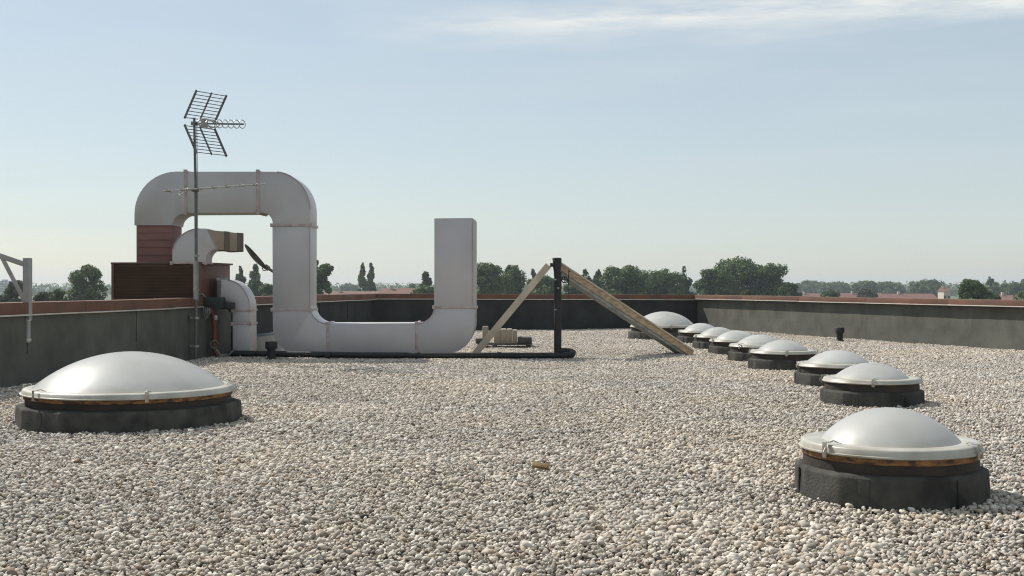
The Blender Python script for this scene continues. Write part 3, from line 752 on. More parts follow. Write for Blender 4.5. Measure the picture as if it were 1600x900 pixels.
# ================================================================== ANTENNA MAST
q = on_left(306); MY = q.y - 0.35
MX = pX(306.5, MY)
ms = thing('antenna_mast', (MX, MY, 0), 'tall thin steel mast with television aerials beside the left parapet', 'antenna mast')
m = MB(); m.tube([(MX - 0.012, MY, 0.0), (MX, MY, 1.0), (MX - 0.01, MY, pZ(300, MY)), (MX - 0.035, MY, pZ(184, MY))], [0.026, 0.026, 0.024, 0.022], 10); m.build('pole', 'dark_steel', ms)
m = MB(); m.tube([(MX, MY, pZ(468, MY)), (MX - 0.005, MY, pZ(408, MY))], 0.046, 12); m.build('sleeve', 'grey_steel', ms)
for yy in (400, 453, 497, 541):
    m = MB(); m.tube([(MX, MY, pZ(yy, MY) - 0.02), (MX, MY, pZ(yy, MY) + 0.02)], 0.053, 12)
    if yy > 460: m.bar((MX, MY, pZ(yy, MY)), Vector((MX, MY, pZ(yy, MY))) - dn * 0.33, 0.03, 0.03)
    m.build('clamp', 'grey_steel', ms, bevel=0.003)
# cables down the pole
m = MB(); m.tube([(MX + 0.02, MY - 0.03, pZ(196, MY)), (MX + 0.03, MY - 0.03, pZ(300, MY)), (MX + 0.035, MY - 0.045, pZ(430, MY)), (MX + 0.05, MY - 0.05, pZ(470, MY))], 0.008, 6); m.build('coax_cable', 'cable_grey', ms)
# corner reflector aerial; boom comes right and towards the camera
bd = Vector((0.82, -0.57, -0.085)).normalized(); rd_ = Vector((0.57, 0.82, 0)).normalized()
A = Vector((MX - 0.03, MY, pZ(193, MY)))
uh = MB().bar(A - bd * 0.06, A + bd * 1.27, 0.028, 0.028).build('corner_reflector_aerial', 'dark_steel', ms, bevel=0.003)
k2 = 1 / F * MY
for sgn in (1, -1):
    z0 = 0.035 * sgn; z1 = sgn * 48 * k2
    for w in (-0.345, 0.0, 0.345):
        a = A + rd_ * w + bd * 0.14 + Vector((0, 0, z0 + sgn * 0.02)); b = A + rd_ * w + bd * 0.46 + Vector((0, 0, z1))
        uh2 = MB().bar(a, b, 0.045 if w else 0.03, 0.012, up=rd_).build('reflector_rail', 'dark_steel', uh)
    for i in range(9):
        f = (i + 0.3) / 8.6
        p = A + bd * (0.14 + 0.32 * f) + Vector((0, 0, z0 + sgn * 0.02 + (z1 - z0 - sgn * 0.02) * f))
        MB().tube([p - rd_ * 0.36, p + rd_ * 0.36], 0.0075, 6).build('reflector_rod', 'dark_steel', uh)
for i in range(5):                                # director loops
    p = A + bd * (0.66 + 0.145 * i)
    MB().tube([p + (rd_ * math.cos(a) + Vector((0, 0, 1)) * math.sin(a)) * 0.072 for a in np.linspace(0, 2 * math.pi, 17)[:-1]], 0.008, 6, closed=True).build('director_ring', 'aluminium', uh)
for off, rr_ in ((0.32, 0.13), (0.48, 0.10)):
    p = A + bd * off
    MB().tube([p + (rd_ * math.cos(a) * 1.5 + Vector((0, 0, 0.62)) * math.sin(a)) * rr_ for a in np.linspace(0, 2 * math.pi, 21)[:-1]], 0.014, 8, closed=True).build('dipole_loop', 'aluminium', uh)
MB().box(A + bd * 0.26, (0.12, 0.07, 0.13), Matrix((bd, rd_, Vector((0, 0, 1)))).transposed()).build('terminal_box', 'grey_steel', uh, bevel=0.01)
MB().box(A, (0.10, 0.09, 0.07), Matrix((bd, rd_, Vector((0, 0, 1)))).transposed()).build('mast_clamp', 'dark_steel', uh, bevel=0.008)
# long thin second aerial lower down
B0 = px(254, 299, MY - 0.25); B1 = px(414, 287.5, MY + 0.15)
vh = MB().tube([B0, B1], 0.011, 8).build('yagi_aerial', 'aluminium', ms)
vd = (B1 - B0).normalized(); vp = Vector((vd.y, -vd.x, 0)).normalized()
for x in (262, 284, 293, 311, 332, 354, 376, 398):
    f = (x - 254) / 160; p = B0.lerp(B1, f)
    ln = 0.44 - 0.12 * f
    el = MB().tube([p - vp * ln + Vector((0.05, 0, 0.012)), p, p + vp * ln + Vector((0.05, 0, -0.012))], 0.010, 6).build('element', 'aluminium', vh)
    MB().box(p + Vector((0, 0, 0.012)), (0.06, 0.06, 0.06)).build('element_holder', 'brass_clip', vh, bevel=0.006)
p = B0.lerp(B1, 0.20)
MB().tube([p + vp * 0.34 * math.cos(a) + Vector((0.04 * math.sin(a) + 0.08 * math.cos(a), 0, 0.05 * math.sin(a) - 0.03)) for a in np.linspace(0, 2 * math.pi, 21)[:-1]], 0.008, 6, closed=True).build('folded_dipole', 'aluminium', vh)
MB().box((MX - 0.012, MY - 0.02, pZ(297, MY)), (0.11, 0.12, 0.06)).build('mast_clamp', 'dark_steel', vh, bevel=0.006)

# ------------------------------------------------------------------ satellite dish on the duct
Yd = 23.4
dc = px(399, 402, Yd); axis = Vector((0.70, 0.22, 0.64)).normalized()
e1 = axis.cross(Vector((0, 1, 0))).normalized(); e2 = axis.cross(e1)
sd = thing('satellite_dish', px(425, 425, Yd), 'small dark satellite dish seen edge-on left of the duct upright', 'satellite dish')
m = MB(); n = 28; rings = [(0.002, 0), (0.1, .006), (0.2, .022), (0.29, .046), (0.315, .055), (0.322, .045), (0.30, .022), (0.2, -0.004), (0.1, -0.02), (0.002, -0.026)]
for r_, hgt in rings:
    for k in range(n):
        a_ = 2 * math.pi * k / n; m.v.append(dc + e1 * r_ * math.cos(a_) + e2 * r_ * math.sin(a_) + axis * (hgt - 0.03))
for i in range(len(rings) - 1):
    for k in range(n):
        m.f.append((i * n + k, i * n + (k + 1) % n, (i + 1) * n + (k + 1) % n, (i + 1) * n + k))
m.build('reflector', 'dark_steel', sd, smooth=50)
m = MB(); m.bar(px(411, 414, Yd), px(427, 424.5, Yd), 0.06, 0.05); m.build('mount_arm', 'dark_steel', sd, bevel=0.006)
m = MB(); m.box(px(417, 418, Yd), (0.10, 0.08, 0.09), Matrix.Rotation(R(35), 3, 'Y')); m.build('mount_clamp', 'dark_steel', sd, bevel=0.008)
m = MB(); m.tube([px(x, y, Yd - 0.05) for x, y in ((411, 416), (410, 420), (412, 423), (416, 422))], 0.01, 6); m.build('feed_cable', 'black_plastic', sd)

# ------------------------------------------------------------------ steel bracket on the left parapet
q = on_left(43); q = q + dn * 0.14
by = q.y
bt = thing('steel_davit', (q.x, by, 0.45), 'grey steel davit post with arm and brace on the left parapet', 'davit')
bx0 = pX(43, by)
m = MB(); m.box((bx0, by, (pZ(403, by) + pZ(500, by)) / 2), (0.092, 0.092, pZ(403, by) - pZ(500, by)), rotL); m.build('post', 'grey_steel', bt, bevel=0.008)
m = MB(); m.tube([(bx0, by, pZ(535, by)), (bx0, by, pZ(499, by))], 0.040, 14); m.build('spigot', 'grey_steel', bt)
m = MB(); m.tube([(bx0, by, pZ(501, by)), (bx0, by, pZ(498, by))], 0.050, 14); m.tube([(bx0, by, pZ(533, by)), (bx0, by, pZ(529, by))], 0.050, 14); m.build('collar', 'aluminium', bt)
m = MB(); m.bar(px(38, 413, by), px(-34, 388, by - 0.2), 0.07, 0.07); m.build('arm', 'grey_steel', bt, bevel=0.006)
m = MB(); m.bar(px(38, 470, by), px(3, 402, by - 0.1), 0.055, 0.055); m.build('brace', 'grey_steel', bt, bevel=0.006)
m = MB()
for yy in (485, 531): m.bar((bx0, by, pZ(yy, by)), Vector((bx0, by, pZ(yy, by))) - dn * 0.17, 0.05, 0.05)
m.build('wall_fixing', 'grey_steel', bt)

# ================================================================== BLACK PIPES
def vent_pipe(c, r, hgt, label):
    c = Vector(c); t = thing('vent_pipe', c, label, 'vent pipe', 'short black vent pipes')
    m = MB(); m.tube([c - Vector((0, 0, 0.05)), c + Vector((0, 0, hgt * 0.7))], r, 20); m.build('pipe', 'black_plastic', t)
    m = MB(); m.lathe([(r * 0.9, hgt * 0.62), (r * 1.42, hgt * 0.62), (r * 1.46, hgt * 0.66), (r * 1.46, hgt * 0.97), (r * 1.38, hgt), (0.001, hgt)], c, 24); m.build('cowl', 'black_plastic', t)
    m = MB(); m.lathe([(r * 1.7, -0.02), (r * 1.5, 0.02), (r, 0.05)], c, 24); m.build('foot_collar', 'black_plastic', t)
    return t
vent_pipe(gnd(1312, 534), 0.075, 0.34, 'short black vent pipe standing alone near the right parapet')
vent_pipe(gnd(424, 563), 0.075, 0.34, 'short black vent pipe in front of the duct arch')

yp = 22.25
t = thing('black_pipe', (pX(650, yp), yp, 0), 'long black pipe lying along the foot of the duct', 'pipe')
m = MB(); m.tube([(pX(358, yp + .35), yp + .35, 0.09), (pX(440, yp + .2), yp + .2, 0.085), (pX(560, yp), yp, 0.075), (pX(660, yp), yp, 0.07), (pX(786, yp), yp, 0.068), (pX(884, yp), yp, 0.065)], 0.056, 14); m.build('run', 'black_plastic', t)
m = MB(); e = pX(884, yp)
m.tube([(e, yp, .065), (e + .07, yp, .067), (e + .125, yp + .04, .09), (e + .14, yp + .12, .115), (e + .11, yp + .22, .13), (e + .02, yp + .3, .135), (e - .16, yp + .35, .135)], 0.056, 14); m.build('bend', 'black_plastic', t)
for xx in (512, 652, 780, 884):
    m = MB(); z = 0.075 if xx < 700 else 0.067
    m.tube([(pX(xx, yp) - .04, yp, z), (pX(xx, yp) + .04, yp, z)], 0.066, 14); m.build('socket', 'black_plastic', t, bevel=0.003)
Yt = 22.6; tx = pX(871.5, Yt)
t = thing('vent_stack', (tx, Yt, 0), 'tall black vent stack with wide cowl between the leaning boards', 'vent stack')
m = MB(); m.tube([(tx + .0, Yt, 0.03), (tx, Yt, pZ(425, Yt))], 0.070, 18); m.build('pipe', 'black_plastic', t)
m = MB(); m.lathe([(0.060, pZ(432, Yt)), (0.064, pZ(424, Yt)), (0.080, pZ(416, Yt)), (0.084, pZ(405, Yt)), (0.076, pZ(403, Yt)), (0.001, pZ(402.6, Yt))], (tx - 0.012, Yt, 0), 24); m.build('cowl', 'black_plastic', t)
for yy in (437, 450, 484):
    m = MB(); m.tube([(tx, Yt, pZ(yy, Yt) - .011), (tx, Yt, pZ(yy, Yt) + .011)], 0.0745, 18); st = m.build('strap', 'black_box', t)
    m = MB(); m.box((tx - .045 + (0.05 if yy == 450 else 0), Yt - .066, pZ(yy, Yt)), (.035, .03, .02)); m.build('buckle', 'aluminium', st, bevel=0.004)
m = MB(); m.tube([(tx + .125 + .055 * math.cos(a), Yt - .02, pZ(437, Yt) + .055 * math.sin(a)) for a in np.linspace(0, 2 * math.pi, 19)[:-1]], 0.012, 8, closed=True)
m.bar((tx + .06, Yt - .02, pZ(437, Yt)), (tx + .18, Yt - .02, pZ(437, Yt)), .012, .012); m.bar((tx + .125, Yt - .02, pZ(437, Yt) - .05), (tx + .125, Yt - .02, pZ(437, Yt) + .05), .012, .012); m.build('handwheel', 'black_box', t)
m = MB(); m.tube([px(863, 404, Yt), px(867, 408, Yt)], 0.012, 6); m.box(px(862, 414, Yt), (.06, .05, .07)); m.build('stay_bracket', 'black_box', t)
m = MB(); m.tube([px(889, 424, Yt - .05), px(888, 447, Yt - .05)], 0.010, 6); m.tube([px(887.5, 423, Yt - .05), px(891, 424.5, Yt - .05)], 0.012, 6); m.build('hook_rod', 'black_box', t)

# ================================================================== LEANING TIMBERS
a = px(857, 414.5, 22.72); b = px(740, 556, 23.05); b.z = 0.02
t = thing('leaning_board', b, 'thin pale timber board leaning from the gravel up to the black stack', 'timber')
ax = (a - b).normalized(); fr = Vector((0.1, -1, 0.25)); fr = (fr - ax * fr.dot(ax)).normalized()
m = MB(); m.bar(b, a, 0.125, 0.03, up=fr); m.build('board', 'wood_pale', t, bevel=0.003)
m = MB(); m.bar(b - fr * 0.03 + ax * 0.0, a - fr * 0.03, 0.035, 0.05, up=fr); m.build('batten', 'wood_pale', t, bevel=0.003)
a = px(872, 412, 22.8); b = px(1083, 551, 23.4)
c = b.copy(); c.z = 0.0
t = thing('leaning_beam', c, 'heavy tan and grey timber beam leaning down to the right from the black stack', 'timber')
ax = (a - b).normalized()
def plank(name, o_up, o_fr, w, d, tilt, material, s0=0.0, s1=0.0):
    fr = Vector((0.0, -1, tilt)); fr = (fr - ax * fr.dot(ax)).normalized(); up = ax.cross(fr).normalized()
    if up.z < 0: up = -up
    A_ = b + up * o_up + fr * o_fr + ax * s0; B_ = a + up * o_up + fr * o_fr + ax * s1
    m = MB(); m.bar(A_, B_, w, d, up=fr); return m.build(name, material, t, bevel=0.004)
plank('plank', -0.035, 0.00, 0.15, 0.035, 0.55, 'wood_tan')
plank('plank', 0.030, 0.026, 0.030, 0.030, 0.55, 'wood_pale', 0.02, -0.02)
plank('plank', -0.105, 0.030, 0.022, 0.028, 0.55, 'wood_tan')
plank('backing_panel', -0.085, -0.42, 0.028, 0.80, -0.02, 'wood_grey', 0.05, -0.45)
plank('plank', -0.128, -0.075, 0.035, 0.20, 0.45, 'wood_grey', 0.06, -0.05)
plank('plank', -0.150, 0.0, 0.022, 0.05, 0.45, 'wood_grey', 0.10, -0.05)

# ================================================================== STACK OF BLOCKS
Yk = 26.2
t = thing('pallet', (pX(788, Yk), Yk, 0), 'dark low pallet under the stacked blocks behind the duct', 'pallet')
for xx in (752, 773, 826):
    m = MB(); m.box((pX(xx, Yk), Yk + .25, 0.035), (0.09, 0.75, 0.07)); m.build('bearer', 'concrete_dark', t, bevel=0.006)
for k in range(4):
    m = MB(); m.box((pX(789, Yk), Yk - .08 + .2 * k, 0.083), (pX(832, Yk) - pX(746, Yk), 0.13, 0.022)); m.build('deck_board', 'concrete_dark', t, bevel=0.004)
zb = 0.096
blk = [(758, 9, 513, 0.30, 'leftmost tall pale block standing on the pallet', 'concrete', .22), (776.5, 9.5, 517, 0.62, 'narrow pale block right of the leaning board on the pallet', 'concrete', 0),
       (786.5, 9.5, 517, 0.62, 'middle pale block in the row on the pallet', 'concrete', 0), (796, 8.5, 517, 0.62, 'fourth pale block in the row on the pallet', 'concrete', 0.01),
       (804.5, 7.5, 518.5, 0.55, 'rightmost pale block in the row, beside the dark block', 'concrete', 0.03)]
for (xc, wpx, yt, dp, lb, mt, dy) in blk:
    x0 = pX(xc, Yk); w = wpx * Yk / F + 0.002; zt = pZ(yt - 2, Yk)
    t = thing('concrete_block', (x0, Yk + dy, zb), lb, 'block', 'blocks stacked on the pallet')
    m = MB(); m.box((x0, Yk + dy + dp / 2 - .1, (zb + zt) / 2), (w, dp, zt - zb)); m.build('block', mt, t, bevel=0.012)
    m = MB(); m.box((x0, Yk + dy + dp / 2 - .1, zt + 0.0035), (w * 0.8, dp * 0.9, 0.012)); m.build('top_face', mt, t, bevel=0.004)
for (x0p, x1p, yt, ybm, lb, cdy) in ((809, 831, 527, 538, 'dark flat block at the right end of the pallet', 0.02), (743, 754, 529, 539, 'dark small block at the left end of the pallet', 0.0)):
    t = thing('concrete_block', (pX((x0p + x1p) / 2, Yk), Yk + cdy, zb), lb, 'block', 'blocks stacked on the pallet')
    m = MB(); z1 = pZ(yt, Yk)
    m.box(((pX(x0p, Yk) + pX(x1p, Yk)) / 2, Yk + .2 + cdy, (zb + z1) / 2), (pX(x1p, Yk) - pX(x0p, Yk), 0.5, z1 - zb)); m.build('block', 'concrete_dark', t, bevel=0.02)

# ================================================================== ODD BITS ON THE GRAVEL
def odd_stone(x, y, sx, sy, sz, material, label, k, cat='stone', name='odd_stone'):
    p = gnd(x, y); p.z = bed(p.x, p.y) + sz * 0.4 + 0.012
    vs_, fs_ = PEB[k]
    m = MB(); m.add([p + Vector((float(v[0]) * sx, float(v[1]) * sy, float(v[2]) * sz)) for v in vs_], [tuple(int(i) for i in f) for f in fs_])
    tag(m.build(name, material, org=p, smooth=60), label, cat, 'odd stones on the gravel')
odd_stone(122, 724, 0.036, 0.03, 0.022, 'stone_brown', 'brown stone lying in front of the large left dome', 1)
odd_stone(571, 814, 0.030, 0.022, 0.013, 'stone_dark', 'dark flat stone in the lower middle of the gravel', 3)
odd_stone(830, 782, 0.017, 0.017, 0.014, 'stone_dark', 'small round dark stone below the wood chip', 5)
odd_stone(95, 812, 0.030, 0.02, 0.014, 'stone_olive', 'olive green stone in the lower left of the gravel', 2)
p = gnd(845, 735); p.z = bed(p.x, p.y) + 0.045
m = MB(); m.box(p, (0.125, 0.045, 0.022), Matrix.Rotation(R(-6), 3, 'Z') @ Matrix.Rotation(R(8), 3, 'Y') @ Matrix.Rotation(R(35), 3, 'X'))
tag(m.build('wood_chip', 'chip_wood', org=p, bevel=0.003), 'small brown wood offcut lying on the gravel in the middle', 'wood chip')

# ================================================================== TREES BEYOND THE ROOF
def leaf_cloud(blobs, n, size, g, flat=0.5):
    """leaf-sized faces through the volume of the blobs; blobs: rows of cx, cy, cz, rx, ry, rz"""
    B = np.array(blobs, dtype=np.float64)
    wgt = (B[:, 3] * B[:, 5]) ** 1.0; wgt /= wgt.sum()
    pick = g.choice(len(B), n, p=wgt)
    u = g.normal(size=(n, 3)); u /= np.linalg.norm(u, axis=1)[:, None]
    rad = g.uniform(0.25, 1.0, n) ** 0.45 * g.choice([1.0, 1.0, 1.0, 1.13], n)
    C = B[pick, :3] + u * B[pick, 3:6] * rad[:, None]
    nr = u * 0.9 + g.normal(size=(n, 3)) * 0.55 + np.array([0, 0, 0.35]); nr /= np.linalg.norm(nr, axis=1)[:, None]
    t = np.cross(nr, g.normal(size=(n, 3))); t /= np.linalg.norm(t, axis=1)[:, None]
    b = np.cross(nr, t)
    s = (size * g.uniform(0.6, 1.35, n))[:, None]
    V = np.stack([C - t * s, C + b * s * 0.62, C + t * s, C - b * s * 0.62], axis=1).reshape(-1, 3)
    return V
def leaf_object(name, V, material, parent=None, org=None):
    org = ORG[parent.name] if parent is not None else org
    V = V - np.array(org)[None, :]
    n = len(V) // 4
    me = bpy.data.meshes.new(name)
    me.vertices.add(len(V)); me.vertices.foreach_set('co', V.astype(np.float32).ravel())
    me.loops.add(n * 4); me.loops.foreach_set('vertex_index', np.arange(n * 4, dtype=np.int32))
    me.polygons.add(n); me.polygons.foreach_set('loop_start', np.arange(0, n * 4, 4, dtype=np.int32))
    me.update(calc_edges=True); me.materials.append(MATS[material])
    o = bpy.data.objects.new(name, me); COL.objects.link(o)
    if parent is not None: o.parent = parent
    else: o.location = org
    return o
def make_blobs(kind, X, Y, z0, z1, rw, g):
    H = z1 - z0; bl = []
    if kind == 'poplar':
        for i in range(44):
            f = g.uniform(0.02, 1.0); w = rw * (0.55 + 0.55 * math.sin(math.pi * min(1, f * 0.85 + 0.12))) * (1 - 0.5 * max(0, f - 0.7) / 0.3)
            a = g.uniform(0, 6.28); q = g.uniform(0.2, 0.62)
            bl.append((X + math.cos(a) * w * q, Y + math.sin(a) * w * q, z0 + H * f * 0.95, w * 0.42, w * 0.42, max(H * 0.07, w * 0.6)))
    elif kind == 'cone':
        for i in range(44):
            f = g.uniform(0, 1) ** 1.2; w = rw * 1.5 * (1.02 - 0.80 * f); a = g.uniform(0, 6.28); q = g.uniform(0.3, 0.75)
            bl.append((X + math.cos(a) * w * q, Y + math.sin(a) * w * q, z0 + H * f * 0.95, w * 0.42 + 0.1, w * 0.42 + 0.1, H * 0.06 + 0.15))
    else:
        nb = 60 if kind == 'round' else 40
        for i in range(nb):
            f = g.uniform(0.0, 1.0) ** 0.75
            w = rw * (0.75 + 0.25 * min(1, f / 0.3)) * (1.0 if f < 0.55 else math.sqrt(max(0.03, 1 - ((f - 0.55) / 0.50) ** 2)))
            a = g.uniform(0, 6.28); q = g.uniform(0.2, 0.9)
            r = rw * g.uniform(0.20, 0.36)
            bl.append((X + math.cos(a) * w * q, Y + math.sin(a) * w * q, z0 + H * f * 0.90, r, r, r * g.uniform(0.7, 0.95)))
    return bl
TREES = 0
def tree(x0, x1, ytop, Y, kind, leaf, label, name='broadleaf_tree', n=3200, base=GZ, clear=0.16, group='trees beyond the roof', blobs=None):
    global TREES; TREES += 1
    g = np.random.default_rng(500 + TREES)
    X = pX((x0 + x1) / 2, Y); rw = (x1 - x0) / 2 * Y / F; zt = pZ(ytop, Y)
    t = thing(name, (X, Y, base), label, 'tree' if 'tree' in name or 'poplar' in name else 'shrub', group)
    H = zt - base
    z0 = base + H * clear
    bl = make_blobs(kind, X, Y, z0, zt, rw * 1.16, g)
    m = MB(); r0 = max(0.12, H * 0.02)
    lean = g.uniform(-0.02, 0.02) * H
    m.tube([(X, Y, base - 0.2), (X + lean * .3, Y, base + H * 0.3), (X + lean, Y, base + H * 0.6), (X + lean, Y, base + H * 0.86)], [r0, r0 * .8, r0 * .5, r0 * .15], 8)
    for i in range(7):
        b_ = bl[g.integers(len(bl))]; zs = base + H * g.uniform(0.22, 0.5)
        m.tube([(X + lean * .4, Y, zs), ((X + b_[0]) / 2, (Y + b_[1]) / 2, (zs + b_[2]) / 2 + 0.3), (b_[0], b_[1], b_[2])], [r0 * .45, r0 * .3, r0 * .1], 6)
    m.build('trunk', 'bark', t)
    size = 1.9 * Y / F; n = int(min(24000, 1500 + n * 3.0))
    leaf_object('crown', leaf_cloud(bl, n, size, g), leaf, t)
    return t
tree(4, 48, 436, 180, 'round', 'leaf_olive', 'olive tree behind the davit at the far left')
tree(50, 84, 450, 150, 'round', 'leaf_olive', 'low brownish tree just right of the davit post', n=2200)
tree(74, 104, 446, 170, 'round', 'leaf_mid', 'low tree between the davit and the tall leafy tree', n=2000)
tree(106, 164, 413, 220, 'round', 'leaf_mid', 'tall loose-crowned tree left of the plant housing', n=4200)
tree(365, 386, 417, 300, 'cone', 'leaf_dark', 'pointed dark tree below the gooseneck vent mouth', n=2200)
tree(386, 412, 412, 310, 'poplar', 'leaf_dark', 'dark columnar tree under the satellite dish', n=2600)
tree(403, 432, 439, 210, 'round', 'leaf_light', 'light green bushy tree below the satellite dish', n=2200)
tree(474, 522, 399, 240, 'loose', 'leaf_mid', 'tall airy tree right against the duct upright', n=4200)
tree(559, 573.5, 411, 420, 'poplar', 'leaf_dark', 'left one of the two slim dark poplars', name='poplar', n=2600, clear=0.06)
tree(573.5, 586, 410, 422, 'poplar', 'leaf_dark', 'right one of the two slim dark poplars', name='poplar', n=2600, clear=0.06)
tree(652, 682, 425, 300, 'cone', 'leaf_dark', 'dark pointed tree left of the upright duct stub', n=2400)
tree(640, 690, 447, 240, 'round', 'leaf_mid', 'low green tree at the foot of the stub, right of the red roof', n=2400)
tree(736, 786, 409, 260, 'round', 'leaf_mid', 'bushy green tree directly right of the upright duct stub', n=4200)
tree(774, 824, 411, 275, 'poplar', 'leaf_dark', 'broad upright dark tree behind the thin leaning board', n=4800)
tree(822, 844, 420, 330, 'poplar', 'leaf_dark', 'narrow dark tree just left of the black stack', n=2200)
tree(830, 880, 432, 285, 'round', 'leaf_dark', 'dark bushy tree behind the black stack', n=3000)
tree(848, 868, 443, 225, 'round', 'leaf_light', 'pale green small tree under the peak of the leaning boards', n=1500)
tree(880, 910, 437, 290, 'round', 'leaf_dark', 'dark tree under the leaning beam right of the stack', n=2200)
tree(900, 927, 421, 300, 'poplar', 'leaf_mid', 'upright tree above the leaning beam', n=2600)
tree(924, 946, 420, 310, 'poplar', 'leaf_light', 'paler upright tree left of the wide dark tree mass', n=2400)
tree(938, 1012, 415, 280, 'round', 'leaf_dark', 'wide dark tree in the middle behind the far parapet', n=6000, clear=0.1)
tree(990, 1066, 418.5, 290, 'round', 'leaf_dark', 'wide dark tree left of the pointed tree', n=5500, clear=0.1)
tree(1058, 1085, 414, 300, 'cone', 'leaf_dark', 'pointed dark tree left of the largest tree', n=2600)
tree(1086, 1148, 419, 296, 'round', 'leaf_dark', 'dark tree forming the left shoulder of the largest tree', n=4800, clear=0.08)
tree(1112, 1206, 404, 305, 'round', 'leaf_dark', 'largest dark tree right of centre behind the parapet corner', n=8000, clear=0.06)
tree(1166, 1238, 412, 300, 'round', 'leaf_dark', 'dark tree forming the right shoulder of the largest tree', n=5500, clear=0.06)
tree(1216, 1250, 440, 290, 'round', 'leaf_dark', 'low dark tree tapering off right of the largest tree', n=2200)
tree(1156, 1176, 450, 210, 'round', 'leaf_light', 'small pale bush in front of the largest tree', name='bush', n=1200)
tree(1284, 1312, 450.5, 330, 'round', 'leaf_light', 'pale green low tree left of the far red roofs', n=1600)
tree(1338, 1368, 451, 420, 'round', 'leaf_olive', 'small olive tree between the far red roofs', n=1300)
tree(1490, 1546, 436, 200, 'loose', 'leaf_mid', 'airy green tree near the right end of the parapet', n=4600)
tree(1545, 1568, 454, 220, 'round', 'leaf_light', 'low green bush right of the airy tree', name='bush', n=1300)
tree(1586, 1640, 452, 260, 'round', 'leaf_mid', 'green tree at the right edge of the picture', n=2000)
for k, (x0, x1, yt, Y, lb) in enumerate((
        (1330, 1372, 440, 760, 'blue-hazed tree clump left of the chimney behind the red roofs'), (1366, 1412, 443, 820, 'blue-hazed low trees in the middle distance right'),
        (1424, 1474, 439.5, 700, 'rounded hazy tree mass left of the pale gabled house'), (1536, 1566, 435, 620, 'hazy pointed tree beside the far mast right'),
        (1562, 1584, 443, 650, 'hazy low tree between two taller ones far right'), (1578, 1622, 437, 600, 'hazy rounded tree at the far right edge'),
        (1282, 1330, 442, 900, 'hazy distant trees left of the red roofs'), (1244, 1290, 441, 1000, 'hazy distant trees just right of the largest tree'),
        (632, 656, 444, 700, 'hazy grey tree left of the dark pointed one'), (528, 560, 446, 900, 'hazy small tree left of the poplars'))):
    tree(x0, x1, yt, Y, 'cone' if 'pointed' in lb else 'round', 'leaf_dark', lb, n=2200, clear=0.02, group='hazy trees in the middle distance')

# far wood on the skyline: one mass
g = np.random.default_rng(77)
bl = []
for k in range(620):
    x = -260 + 2120 * k / 620 + g.uniform(-4, 4); Y = g.uniform(1000, 1700)
    yt = 441.0 + 3.0 * mnoise.noise(Vector((x * 0.018, 2.2, 0))) + 1.5 * mnoise.noise(Vector((x * 0.07, 5.2, 0))) + g.uniform(-0.6, 1.2)
    zt = pZ(yt, Y); r = g.uniform(4, 8); X = pX(x, Y)
    bl.append((X, Y, zt - r, r, r, r)); bl.append((X + g.uniform(-3, 3), Y - 2, zt - 2 * r, r * 1.25, r, r * 1.3))
    bl.append((X + g.uniform(-4, 4), Y - 3, (zt - 2 * r + GZ) / 2, r * 1.3, r, max(3, (zt - 2 * r - GZ) / 2 + 2)))
o = leaf_object('far_wood', leaf_cloud(bl, 60000, 1.5, g), 'leaf_dark', org=Vector((0, 1500, GZ)))
tag(o, 'far-off blue-grey belt of woodland along the horizon', 'wood', kind='stuff')

# ================================================================== FAR BUILDINGS
def house(x0, x1, yr, ye, Y, label, dep=9.0, windows=4, wall='house_wall'):
    X0, X1 = pX(x0, Y), pX(x1, Y); zr, ze = pZ(yr, Y), pZ(ye, Y)
    t = thing('house', ((X0 + X1) / 2, Y, GZ), label, 'house', 'far houses with red roofs')
    m = MB(); m.box(((X0 + X1) / 2, Y + dep / 2, (GZ + ze) / 2), (X1 - X0 - 0.6, dep - 0.6, ze - GZ)); m.build('wall', wall, t, smooth=0)
    m = MB()
    m.add([(X0, Y - .3, ze - .15), (X1, Y - .3, ze - .15), (X1, Y + dep + .3, ze - .15), (X0, Y + dep + .3, ze - .15), (X0 + .2, Y + dep / 2, zr), (X1 - .2, Y + dep / 2, zr)],
          [(0, 1, 5, 4), (2, 3, 4, 5), (1, 2, 5), (3, 0, 4), (3, 2, 1, 0)])
    rf = m.build('roof', 'house_roof', t, smooth=0)
    m = MB(); m.box((X0 + (X1 - X0) * 0.3, Y + dep * 0.45, zr + 0.0), (0.7, 0.7, 1.5)); m.build('chimney', wall, rf, smooth=0)
    for k in range(windows):
        xx = X0 + (X1 - X0) * (k + 0.5) / windows
        for zz in (GZ + 1.6, GZ + 4.4):
            if zz + 1 < ze:
                m = MB(); m.box((xx, Y + 0.27, zz), (1.1, 0.1, 1.3)); m.build('window', 'window_glass', t, smooth=0)
house(590, 651, 450.5, 464, 300, 'red-roofed house left of the upright duct stub', dep=12)
house(498, 592, 455, 464, 330, 'long low red roof seen through the duct opening below the poplars', dep=11)
house(1318, 1386, 458, 467, 420, 'red-roofed house under the hazy trees left of the pale gable', dep=12)
house(1388, 1468, 459, 468, 400, 'long red roof left of the pale gabled house', dep=12)
house(1474, 1486, 449, 455, 520, 'pale narrow gabled house left of the airy tree', dep=8, windows=2)
house(1562, 1612, 461, 468, 330, 'pale house with faded roof near the right edge', dep=10)
house(1250, 1284, 458.5, 466, 520, 'small far red roof right of the largest tree', dep=10, windows=2)
t = thing('tower_block', (pX(6, 1300), 1300, GZ), 'hazy blue tower block at the far left edge of the skyline', 'building')
m = MB(); m.box((pX(4, 1300), 1306, (GZ + pZ(439, 1300)) / 2), (11, 12, pZ(439, 1300) - GZ)); m.build('wall', 'far_tower', t, smooth=0)
m = MB(); m.box((pX(4, 1300), 1306, pZ(439, 1300) + 0.8), (5, 5, 1.6)); m.build('lift_housing', 'far_tower', t, smooth=0)
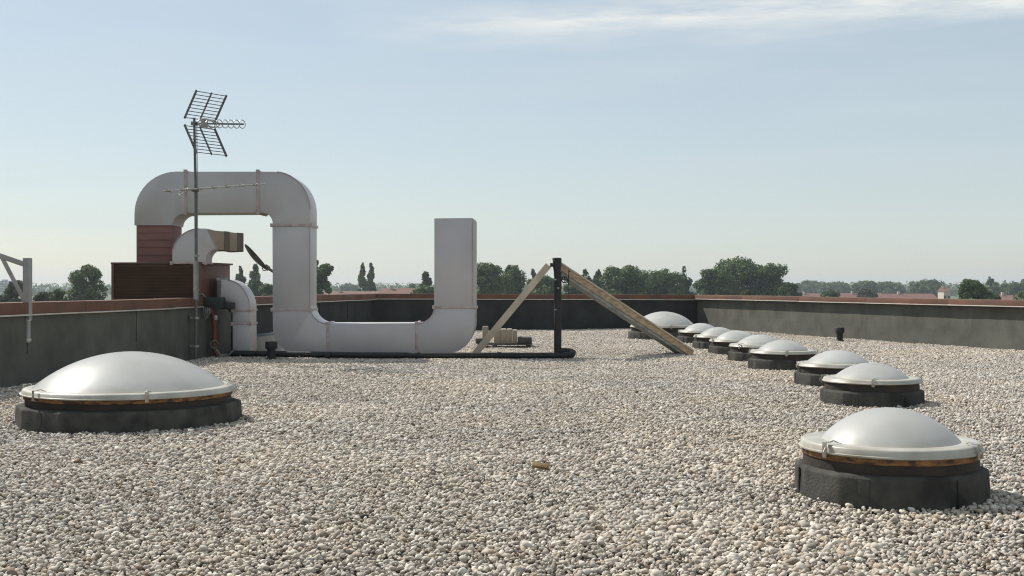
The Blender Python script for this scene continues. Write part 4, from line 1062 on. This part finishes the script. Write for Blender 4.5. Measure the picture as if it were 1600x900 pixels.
for k in range(5):
    for j in range(3):
        m = MB(); m.box((pX(4, 1300) - 3.5 + 3.5 * j, 1299.95, GZ + 3 + 2.6 * k), (1.8, 0.1, 1.4)); m.build('window', 'window_glass', t, smooth=0)
def mast(x, yt, Y, w, label, jib=None):
    t = thing('tower_crane' if jib else 'chimney_stack', (pX(x, Y), Y, GZ), label, 'crane' if jib else 'chimney')
    zt = pZ(yt, Y); X = pX(x, Y)
    if not jib:
        m = MB(); m.tube([(X, Y, GZ), (X, Y, zt)], [w, w * 0.7], 12); m.build('shaft', 'far_tower', t)
        m = MB(); m.tube([(X, Y, zt - 1), (X, Y, zt + .2)], w * 0.85, 12); m.build('rim', 'concrete_dark', t)
        return
    m = MB()
    for sx in (-.5, .5):
        for sy in (-.5, .5): m.bar((X + sx, Y + sy, GZ), (X + sx, Y + sy, zt), .16, .16)
    z = GZ
    while z < zt - 1.5:
        m.bar((X - .5, Y - .5, z), (X + .5, Y - .5, z + 1.5), .08, .08); m.bar((X + .5, Y + .5, z), (X - .5, Y + .5, z + 1.5), .08, .08); z += 1.5
    m.build('tower', 'crane_paint', t)
    xj = pX(jib, Y); zj = zt - 2.2
    m = MB()
    for dz, dy in ((0, -.5), (0, .5), (0.9, 0)): m.bar((X - 5, Y + dy, zj + dz), (xj, Y + dy, zj + dz), .14, .14)
    k = X - 5
    while k < xj - 1: m.bar((k, Y - .5, zj), (k + 1, Y, zj + .9), .07, .07); k += 1
    m.build('jib', 'crane_paint', t)
    m = MB(); m.bar((X, Y, zt), (xj - 4, Y, zj + .9), .06, .06); m.bar((X, Y, zt), (X - 4.5, Y, zj + .9), .06, .06); m.build('tie', 'crane_paint', t)
mast(593, 440, 800, 0.3, 'far tower crane on the skyline right of the poplars', jib=610)
mast(1546, 432.5, 900, 1.1, 'slim far chimney stack on the skyline near the right edge')
mast(1417, 439, 1100, 0.5, 'thin far mast on the skyline above the red roofs')

# ================================================================== HAZE
m = MB(); m.box((0, 1270, (GZ - 1.2 + 17.0) / 2), (2600, 2600, 17.0 - (GZ - 1.2)))
hz = m.build('haze', 'deck', smooth=0)
hm = bpy.data.materials.new('haze_air'); hm.use_nodes = True
nt = hm.node_tree; nt.nodes.clear()
ho = nt.nodes.new('ShaderNodeOutputMaterial'); hv = nt.nodes.new('ShaderNodeVolumePrincipled')
hv.inputs['Color'].default_value = (0.80, 0.88, 0.96, 1); hv.inputs['Density'].default_value = 0.00023; hv.inputs['Anisotropy'].default_value = 0.25
nt.links.new(hv.outputs[0], ho.inputs['Volume'])
hz.data.materials.clear(); hz.data.materials.append(hm)
tag(hz, 'thin pale summer haze over the distant land', 'haze', kind='stuff')
